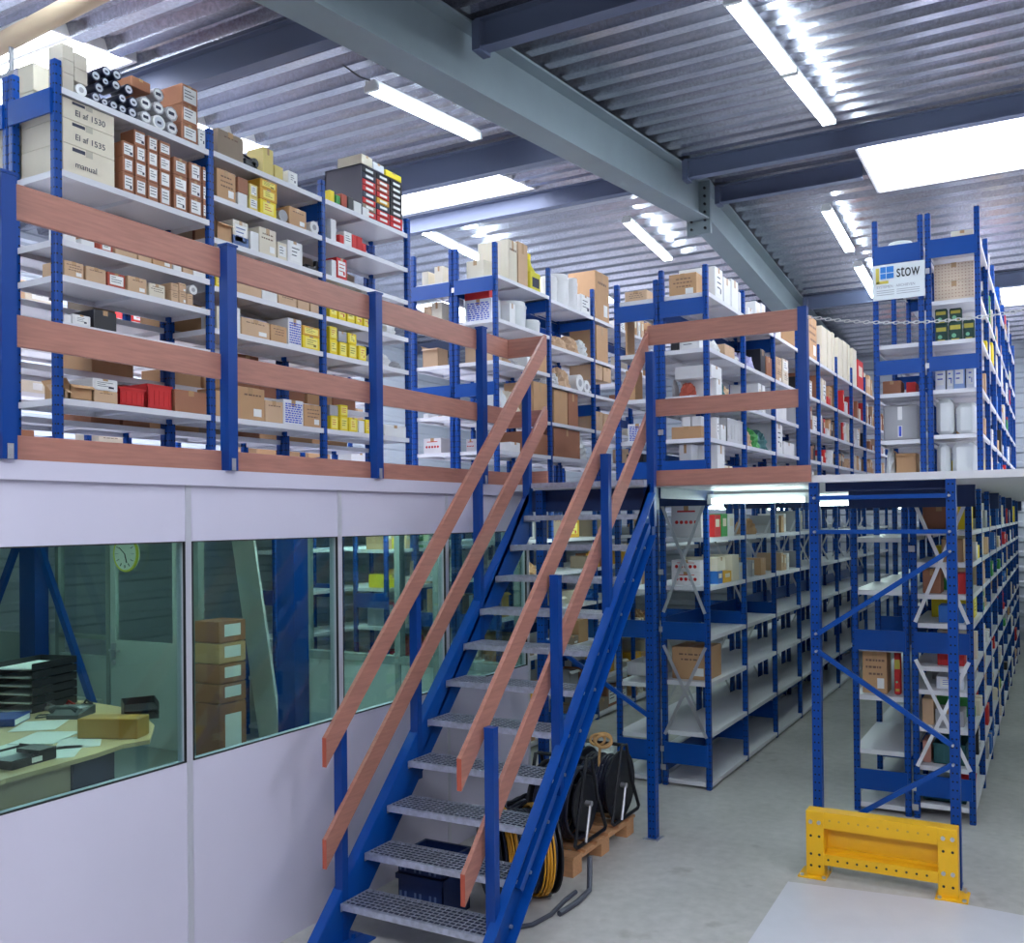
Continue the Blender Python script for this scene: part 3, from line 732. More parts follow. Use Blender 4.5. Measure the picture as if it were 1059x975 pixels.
rack('lower shelving run behind the office opening with a blue end frame', -7.5, -7.05, [7.0, 8.0, 9.0, 10.0], 0, DZ - .05, [1.9, 1.45, 1.0, .6, .1], side='L', beams_front=((1.35, 1.5),))
rack('lower shelving run at the far side of the office store', -6.55, -6.1, [7.6, 8.6, 9.6, 10.6], 0, DZ - .05, [1.9, 1.5, 1.1, .7, .1], side='R', beams_front=((1.3, 1.45),))
# ------------------------------------------------------------------ stored goods
PAL = dict(kraft=(196, 154, 112), tan=(206, 172, 138), cream=(226, 216, 196), brown=(160, 106, 78), white=(232, 232, 232), grey=(168, 168, 172), navy=(28, 34, 62),
  rust=(178, 78, 58), wood=(150, 132, 114), black=(28, 28, 34), yellow=(240, 214, 40), ochre=(222, 168, 52), red=(204, 40, 42), green=(60, 150, 70), twotone=(226, 220, 206),
  note=(224, 226, 232), blueprint=(150, 176, 222), ptag=(226, 230, 240), dark=(34, 70, 62), perf=(226, 206, 184), clear=(226, 230, 230), teal=(60, 110, 112), tray=(196, 196, 198),
  lilac=(170, 168, 206), bluebox=(40, 110, 190), tealbox=(34, 88, 92), pinkish=(200, 140, 126), hose=(232, 236, 232), straw=(228, 208, 128), stone=(196, 186, 172), jug=(216, 206, 60), print=(228, 224, 226))
CN = dict(kraft='kraft brown', tan='tan', cream='cream', brown='reddish brown', white='white', grey='grey', navy='dark navy', rust='rust red', wood='grey brown', black='black',
  yellow='yellow', ochre='amber yellow', red='red', green='green', twotone='white and blue', note='white printed', blueprint='light blue', ptag='white and blue', dark='dark green',
  perf='pale speckled', clear='translucent', teal='teal', tray='pale grey', lilac='lilac', bluebox='blue', tealbox='dark teal', pinkish='pink brown', hose='white', straw='pale yellow', stone='pale brown', jug='yellow', print='white printed')
def gm(c):
    return mat('goods_' + c, PAL[c], 0.6 if c not in ('clear', 'navy', 'black') else 0.35, noise=.05, scale=6)
LBW = mat('label_white', (240, 240, 238), .5)
INK = mat('ink_dark', (52, 54, 74), .6); INKR = mat('ink_red', (206, 40, 40), .6); INKB = mat('ink_blue', (40, 70, 190), .6); INKG = mat('ink_green', (110, 170, 60), .6)
TAPE = mat('packing_tape', (186, 148, 104), .3)
# local frame for an item: u runs along the shelf face, d away from the viewer into the shelf, z up
def item_mb(kind, colour, w_, h, dep, seed):
    """returns (mesh builder in u,d,z local coordinates, material list, smooth)"""
    R = random.Random(seed); b = MB(); C_ = gm(colour)
    if kind in ('box', 'lab', 'write1', 'write2', 'write3'):
        b.cbox(0, w_, 0, dep, 0, h, .003)
        mats = [C_, LBW, INK, TAPE]
        if w_ > .09: b.mat(3).box(w_ / 2 - min(.02, w_ * .1), w_ / 2 + min(.02, w_ * .1), -.0006, dep + .0006, h * .75, h + .0007)
        if kind == 'lab':
            if colour == 'yellow' or colour == 'ochre': mats[1] = mat('label_lemon', (246, 232, 120), .5); mats[2] = INKR if R.random() < .5 else mat('ink_olive', (120, 110, 30), .6)
            if colour == 'red' or colour == 'print': mats[2] = INKR
            if colour == 'dark': mats[2] = INKG
            if colour == 'ptag' or colour == 'blueprint': mats[2] = INKB
            if colour == 'perf':
                b.mat(2)
                mats[2] = mat('speck_brown', (190, 150, 130), .6)
                for i in range(12):
                    for j in range(6): b.box(w_ * (i + .3) / 12, w_ * (i + .7) / 12, -.001, 0, h * (j + .3) / 6, h * (j + .6) / 6)
                return b, mats, False
            mw, mh = w_ * .12, h * .12
            if colour == 'note':
                b.mat(2); mats[2] = INKB
                for j in range(9):
                    zz = h * (.08 + .09 * j)
                    x = w_ * .1
                    while x < w_ * .9:
                        l_ = R.uniform(.06, .16) * w_; b.box(x, min(x + l_, w_ * .92), -.001, 0, zz, zz + h * .05); x += l_ + w_ * .04
            elif colour == 'print':
                b.mat(2)
                for j in range(5): b.cyl((w_ * (.18 + .16 * j), -.001, h * .45), (w_ * (.18 + .16 * j), 0, h * .45), min(h * .16, w_ * .06), 8)
                b.box(w_ * .2, w_ * .8, -.001, 0, h * .75, h * .80)
            else:
                if colour in ('kraft', 'tan', 'wood', 'stone') or (colour == 'cream' and R.random() < .5):
                    mats[2] = mat('ink_brown', (120, 92, 76), .6); b.mat(2)
                    for j in range(R.choice((1, 2, 3))):
                        zz = h * (.75 - .16 * j); x = w_ * R.uniform(.12, .3)
                        while x < w_ * .8:
                            l_ = w_ * R.uniform(.05, .14); b.box(x, min(x + l_, w_ * .9), -.0008, 0, zz, zz + h * .05); x += l_ + w_ * .04
                    if R.random() < .5: b.mat(1).box(w_ * .6, w_ * .88, -.001, 0, h * .12, h * .36)
                else:
                    m1, m2 = mw * R.uniform(.8, 1.6), mh * R.uniform(.8, 1.8)
                    b.mat(1).box(m1, w_ - m1, -.001, 0, m2, h - m2)
                    b.mat(2)
                    for j in range(3): b.box(m1 * 1.6, w_ * R.uniform(.45, .8), -.0018, -.001, h * (.68 - .16 * j), h * (.72 - .16 * j))
                    if R.random() < .5: b.box(w_ * .62, w_ - m1 * 1.6, -.0018, -.001, h * .22, h * .38)
        if colour == 'twotone': b.mat(2).box(-.0005, w_ + .0005, -.001, dep, 0, h * .38); mats[2] = mat('print_slate_blue', (82, 108, 160), .5)
        if kind.startswith('write'):
            b.mat(2).box(w_ * .18, w_ * .42, -.001, 0, h * .80, h * .93); 
            mats[3] = mat('box_seam', (190, 182, 165), .7)
        return b, mats, False
    if kind == 'open' or kind == 'tray' or kind == 'crate':
        t = .005; hh = h
        b.box(0, w_, 0, dep, 0, t).box(0, w_, 0, t, 0, hh).box(0, w_, dep - t, dep, 0, hh).box(0, t, 0, dep, 0, hh).box(w_ - t, w_, 0, dep, 0, hh)
        if kind == 'open':
            b.poly([(0, 0, hh), (w_, 0, hh), (w_, -.03, hh - .02), (0, -.03, hh - .02)], [(0, 1, 2, 3)])
            b.poly([(0, 0, hh), (0, dep, hh), (-.02, dep, hh + .03), (-.02, 0, hh + .03)], [(0, 1, 2, 3)])
            b.mat(1)
            for k in range(3): 
                a = w_ * (k + .2) / 3; b.cbox(a, a + w_ * .24, dep * .2, dep * .7, t, hh * R.uniform(.6, 1.0), .003)
        else:
            b.box(-.004, w_ + .004, -.004, .004, hh - .012, hh).box(-.004, w_ + .004, dep - .004, dep + .004, hh - .012, hh)
            for k in range(5): b.box(w_ * (k + .35) / 5, w_ * (k + .65) / 5, -.003, 0, hh * .15, hh * .75)
        return b, [C_, gm('wood' if kind == 'open' else colour)], False
    if kind in ('tube', 'roll', 'hex'):
        r = min(w_, h) / 2; n = 8 if kind == 'hex' else 18
        off = (0, 0)
        b.cyl((w_ / 2, 0, r), (w_ / 2, dep, r), r, n)
        if kind == 'hex':
            b.mat(1).cyl((w_ / 2, -.001, r), (w_ / 2, 0, r), r * .78, 8); b.mat(2).box(w_ / 2 - r * .5, w_ / 2 + r * .4, -.002, -.001, r * .8, r * 1.25)
            return b, [C_, gm('white'), INK], False
        if kind == 'tube':
            b.mat(1).cyl((w_ / 2, -.002, r), (w_ / 2, 0, r), r * .72, 18); b.mat(2).box(w_ / 2 - r * .35, w_ / 2 + r * .3, -.003, -.002, r * .75, r * 1.1)
            return b, [C_, mat('tube_cap', (200, 204, 214), .4), INK], True
        b.mat(1).cyl((w_ / 2, -.001, r), (w_ / 2, 0, r), r * .45, 12)
        return b, [C_, gm('grey')], True
    if kind == 'tub' or kind == 'drum':
        r = min(w_, dep) / 2; cx = w_ / 2
        b.tube([(cx, r, 0), (cx, r, h * .06), (cx, r, h * .8), (cx, r, h * .8001), (cx, r, h * .86), (cx, r, h * .8601), (cx, r, h)], [r * .86, r * .9, r * .97, r, r, r * .94, r * .9], 20)
        return b, [C_], True
    if kind == 'jug':
        b.cbox(w_ * .05, w_ * .95, 0, dep * .6, 0, h * .5, .01); b.tube([(w_ / 2, dep * .3, h * .5), (w_ / 2, dep * .3, h * .7), (w_ / 2, dep * .3, h * .85)], [w_ * .42, w_ * .22, w_ * .16], 12)
        b.mat(1).cyl((w_ / 2, dep * .3, h * .85), (w_ / 2, dep * .3, h), w_ * .18, 12); b.mat(2).box(w_ * .2, w_ * .8, -.001, 0, h * .1, h * .35)
        return b, [C_, gm('yellow'), INK], False
    if kind == 'can':
        b.cbox(0, w_, 0, dep * .5, 0, h, .008); b.mat(1).box(w_ * .1, w_ * .9, -.0012, 0, h * .60, h * .82); b.mat(2).cyl((w_ * .4, -.002, h * .3), (w_ * .4, 0, h * .3), w_ * .18, 12)
        b.mat(1).box(w_ * .2, w_ * .8, -.0014, 0, h * .08, h * .14)
        return b, [C_, mat('can_gold', (190, 176, 70), .5), mat('can_mint', (120, 190, 150), .5)], False
    if kind == 'binder' or kind == 'tall':
        b.cbox(0, w_, 0, dep, 0, h, .002); b.mat(1).box(w_ * .2, w_ * .8, -.001, 0, h * .45, h * .8)
        return b, [C_, gm('cream')], False
    if kind == 'hose':
        for k in range(4):
            r = w_ / 2 - k * .012; pts = [(w_ / 2 + r * math.cos(2 * PI * i / 28), .02 + r * .9 + r * .9 * math.sin(2 * PI * i / 28), .02 + k * .018) for i in range(28)]
            b.tube(pts, .016, 8, closed=True)
        return b, [C_], True
    if kind == 'pail':
        b.cbox(0, w_, 0, dep, 0, h, .035); b.cbox(w_ * .1, w_ * .9, dep * .1, dep * .9, h - .002, h + .006, .004); return b, [C_], True
    if kind == 'wrap':
        b.cbox(0, w_, 0, dep, 0, h, .012); b.mat(1).box(w_ * .42, w_ * .55, -.001, 0, h * .1, h * .42).box(w_ * .42, w_ * .55, -.001, 0, h * .58, h * .95)
        b.mat(2).box(w_ * .45, w_ * .52, -.002, 0, h * .12, h * .40)
        return b, [C_, LBW, INKB], False
    if kind == 'tool':
        b.cbox(0, w_ * .7, 0, dep * .5, 0, h * .5, .01); b.tube([(w_ * .1, dep * .3, h * .5), (w_ * .3, dep * .3, h * .95), (w_ * .8, dep * .2, h * .7), (w_, dep * .2, h * .2)], .008, 6)
        b.cyl((w_ * .6, 0, h * .4), (w_ * .6, dep * .5, h * .4), min(w_, h) * .3, 12)
        return b, [C_], False
    if kind == 'bag':
        # crumpled heap
        n, m_ = 20, 10; P = []
        for i in range(m_):
            ph = PI / 2 * i / (m_ - 1)
            for k in range(n):
                a = 2 * PI * k / n; rr = math.cos(ph) ** .6 * R.uniform(.78, 1.05)
                P.append((w_ / 2 + w_ / 2 * rr * math.cos(a), dep / 2 + dep / 2 * rr * math.sin(a), h * math.sin(ph) * R.uniform(.75, 1.0)))
        F = [(i * n + k, i * n + (k + 1) % n, (i + 1) * n + (k + 1) % n, (i + 1) * n + k) for i in range(m_ - 1) for k in range(n)] + [tuple(range(n))[::-1], tuple((m_ - 1) * n + k for k in range(n))]
        b.poly(P, F); return b, [C_], False
    raise ValueError(kind)
KN = dict(box=('carton', 'box'), lab=('carton', 'box'), write1=('carton', 'box'), write2=('carton', 'box'), write3=('carton', 'box'), open=('open_carton', 'box'), tray=('storage_tray', 'tray'), crate=('plastic_crate', 'crate'),
  tube=('packing_tube', 'tube'), roll=('roll', 'roll'), hex=('octagonal_packet', 'packet'), tub=('plastic_tub', 'tub'), drum=('plastic_drum', 'drum'), pail=('plastic_container', 'container'), jug=('plastic_jug', 'jug'), can=('canister', 'can'),
  binder=('ring_binder', 'binder'), tall=('upright_carton', 'box'), hose=('hose_coil', 'hose'), wrap=('wrapped_parcel', 'parcel'), tool=('power_tool', 'tool'), bag=('plastic_bag', 'bag'))
KW = dict(box='carton', lab='labelled carton', write1='carton', write2='carton', write3='carton', open='open carton', tray='tray', crate='crate', tube='round tube', roll='roll', hex='octagonal packet', tub='tub', drum='drum', pail='rounded container', jug='jug', can='canister', binder='binder', tall='tall carton', hose='hose coil', wrap='wrapped parcel', tool='tool', bag='bag')
RK = {}  # rack code -> (aisle plane axis, plane, depth, name, list of first-post positions)
RK['A'] = ('X', -4.655, .36, 'upper left shelving')
RK['B'] = ('X', -4.49, .34, 'upper centre shelving')
RK['C'] = ('X', -2.485, .32, 'short rail shelving')
RK['D'] = ('X', -.535, .30, 'end shelving upstairs')
RK['A2'] = ('X', -6.87, .3, 'farthest left shelving')
RK['Al'] = ('X', -5.085, .3, 'left rear shelving')
RK['Cm'] = ('X', -2.505, .32, 'lower middle shelving')
RK['Dm'] = ('X', -.555, .30, 'lower end shelving')
RK['Bm'] = ('X', -4.49, .34, 'shelving behind stairs')
RK['Sm'] = ('X', -6.12, .34, 'store behind office')
for c, nm in (('Bf', 'upper centre shelving'), ('Cf', 'short rail shelving'), ('Df', 'end shelving upstairs'), ('Cl', 'lower middle shelving'), ('Dl', 'lower end shelving'), ('Bl', 'shelving behind stairs')):
    RK[c] = ('Y', {'Bf': 7.24, 'Cf': 7.24, 'Df': 8.24, 'Cl': 7.24, 'Dl': 7.24, 'Bl': 7.24}[c], .34, nm)
ORD = ['first', 'second', 'third', 'fourth', 'fifth', 'sixth', 'seventh', 'eighth', 'ninth', 'tenth', 'eleventh', 'twelfth', 'thirteenth', 'fourteenth', 'fifteenth', 'sixteenth', 'seventeenth', 'eighteenth', 'nineteenth', 'twentieth', 'twentyfirst', 'twentysecond', 'twentythird', 'twentyfourth']
BAY = {0: 'nearest bay', 1: 'second bay', 2: 'third bay', 3: 'fourth bay', 4: 'fifth bay', 5: 'sixth bay', 6: 'seventh bay', 7: 'eighth bay', 8: 'ninth bay', 'L': 'left half', 'R': 'right half'}
# shelf levels and bay limits used to keep goods inside their compartments
LV = {'A': ({0: LA0}, LA), 'Al': ({}, [4.45, 4.08, 3.75, 3.45, 3.1, 2.8]), 'A2': ({}, [3.9, 3.55, 3.2, 2.85]), 'B': ({0: LB}, LB1), 'Bf': ({}, LB), 'C': ({}, LC), 'Cf': ({}, LC),
  'D': ({}, [4.43, 3.95, 3.62, 3.22, 2.85, 2.5]), 'Df': ({'L': [4.43, 3.625, 3.216, 2.824, 2.5]}, [4.43, 3.95, 3.62, 3.22, 2.85, 2.5]), 'Cl': ({}, LCL), 'Cm': ({}, LCL),
  'Dm': ({}, [2.08, 1.85, 1.62, 1.41, 1.10, .93, .66, .384, .11]), 'Dl': ({'L': [2.03, 1.64, 1.22, .86, .46, .064]}, [2.08, 1.85, 1.62, 1.41, 1.10, .93, .66, .384, .11]), 'Bm': ({}, LBL), 'Bl': ({}, LBL), 'Sm': ({}, [1.9, 1.5, 1.1, .7, .1])}
YS = {'A': YA, 'Al': YA, 'A2': YA2, 'B': YR, 'Bm': YR, 'C': YC, 'Cm': YC, 'Dm': YC, 'D': YD, 'Sm': [7.6, 8.6, 9.6, 10.6]}
XS = {'Bf': [(-5.42, -4.94), (-4.93, -4.46)], 'Bl': [(-5.42, -4.94), (-4.93, -4.46)], 'Cf': [(-3.29, -2.89), (-2.885, -2.46)], 'Cl': [(-3.31, -2.92), (-2.90, -2.48)], 'Df': [(-1.345, -.94), (-.925, -.51)], 'Dl': [(-1.365, -.96), (-.945, -.53)]}
OCC = []   # world boxes of goods placed so far
REG = []   # goods waiting for their labels
NITEM = [0]
WAIT = []  # small scattered cartons: the biggest in view stay single things
BOXN = [0]
CAMP = Vector((0, 0, 2.19))
def put(rk, bay, lvl, a0, a1, z, h, colour, kind, dep=None, back=0.0, wait=False):
    ax, pl, dp, rname = RK[rk]
    if lvl != 'cabinet top':
        spec, lv = LV[rk]; lv = spec.get(bay, lv); above = [l for l in lv if l > z + .04]
        if above: h = min(h, min(above) - .04 - z)
        if rk in YS:
            i = bay; p0, p1 = YS[rk][i], YS[rk][min(i + 1, len(YS[rk]) - 1)]
            a0, a1 = max(a0, p0 + .03), min(a1, p1 - .03)
        else:
            c = (a0 + a1) / 2; iv = min(XS[rk], key=lambda q: abs((q[0] + q[1]) / 2 - c)); a0, a1 = max(a0, iv[0] + .052), min(a1, iv[1] - .052)
    if a1 - a0 < .018 or h < .018: return None
    w_ = a1 - a0; D_ = dep if dep else min(dp, max(.12, w_ * 1.6))
    if ax == 'Y' and kind in ('box', 'lab', 'bag', 'open', 'tray'): D_ = {'Cl': .12, 'Cf': .16, 'Bf': .16, 'Df': .2, 'Dl': .2}.get(rk, D_)
    if rk == 'Cl' and lvl == 'third': D_ = .34
    if kind in ('tub', 'drum', 'hose'): D_ = w_
    if kind in ('binder', 'tall'): D_ = min(.28, dp)
    if ax == 'X': bx = (pl - back - D_, pl - back, a0, a1, z, z + h)
    else: bx = (a0, a1, pl + back, pl + back + D_, z, z + h)
    for q in OCC:
        ov = [min(bx[2 * i + 1], q[2 * i + 1]) - max(bx[2 * i], q[2 * i]) for i in range(3)]
        if all(o > .012 for o in ov) and (wait or not (q[6] == (rk, bay, lvl))):
            if ax == 'X' and len(q[6][0]) == 2 and q[6][0][1] in 'fl' and a1 - q[3] > .05:
                a0 = q[3] + .004; w_ = a1 - a0; bx = (bx[0], bx[1], a0, a1, z, z + h); continue
            return None
    OCC.append(bx + ((rk, bay, lvl),))
    if wait and KN[kind][1] == 'box':
        c = Vector(((bx[0] + bx[1]) / 2, (bx[2] + bx[3]) / 2, z + h / 2)); d = (c - CAMP).length
        vis = {'Al': .25, 'A2': .15, 'Sm': .4, 'Bm': .5, 'Bl': .7}.get(rk, 1.0)
        WAIT.append((w_ * h / d ** 2 * vis, rk, bay, lvl, a0, a1, z, h, colour, kind, D_, back)); return None
    return make(rk, bay, lvl, a0, a1, z, h, colour, kind, D_, back)
def make(rk, bay, lvl, a0, a1, z, h, colour, kind, D_, back, merge=None):
    ax, pl, dp, rname = RK[rk]; NITEM[0] += 1
    b, mats, sm = item_mb(kind, colour, a1 - a0 - .003, h - .001, D_, NITEM[0])
    if ax == 'X': mt = Matrix(((0, -1, 0, pl - back), (1, 0, 0, a0 + .0015), (0, 0, 1, z + .0005), (0, 0, 0, 1)))
    else: mt = Matrix(((1, 0, 0, a0 + .0015), (0, 1, 0, pl + back), (0, 0, 1, z + .0005), (0, 0, 0, 1)))
    if merge is not None:
        mb, ml = merge; n = len(mb.v); mb.v += [tuple(mt @ Vector(v)) for v in b.v]
        for f, i in zip(b.f, b.mi):
            if mats[i] not in ml: ml.append(mats[i])
            mb.f.append(tuple(n + k for k in f)); mb.mi.append(ml.index(mats[i]))
        return None
    nm, cat = KN[kind]
    if cat == 'box': BOXN[0] += 1
    o = bpy.data.objects.new(nm, b.mesh(nm, mats, (0, 0, 0), sm)); COL.objects.link(o); o.matrix_world = mt
    tag(o, None, cat, '%s goods on the %s' % (cat, rname))
    REG.append([(rk, bay, lvl), a0, a1, z, h, colour, kind, o])
    return o
def label_goods():
    by = {}
    for r in REG: by.setdefault(r[0], []).append(r)
    for (rk, bay, lvl), it in by.items():
        it.sort(key=lambda r: r[1]); cols = []
        for r in it:
            for c in cols:
                if (r[1] + r[2]) / 2 < c[0][2] and min(r[2], c[0][2]) - max(r[1], c[0][1]) > .45 * min(r[2] - r[1], c[0][2] - c[0][1]): c.append(r); break
            else: cols.append([r])
        for i, c in enumerate(cols):
            c.sort(key=lambda r: r[3])
            for k, r in enumerate(c):
                row = '' if len(c) == 1 else ', bottom row' if k == 0 else ', top row' if k == len(c) - 1 else ', %s row up' % ORD[k]
                sh = 'top shelf' if lvl == 'top' else 'on drawer cabinet' if lvl == 'cabinet top' else '%s shelf' % lvl
                if lvl.startswith('stack'): sh = ('bottom', 'second', 'third', 'top')[int(lvl[5:])] + ' of corner pile'
                lab = '%s %s, %s from left%s, %s, %s, %s' % (CN[r[5]], KW[r[6]], ORD[i], row, sh, BAY[bay], RK[rk][3])
                n = len(lab.split())
                if n > 16: lab = lab.replace(' from left', '')
                if len(lab.split()) > 16: lab = lab.replace('labelled ', '').replace(' printed', '').replace('reddish ', '').replace('kraft ', '')
                if len(lab.split()) > 16: lab = lab.replace(' row up', ' row')
                tag(r[7], lab)
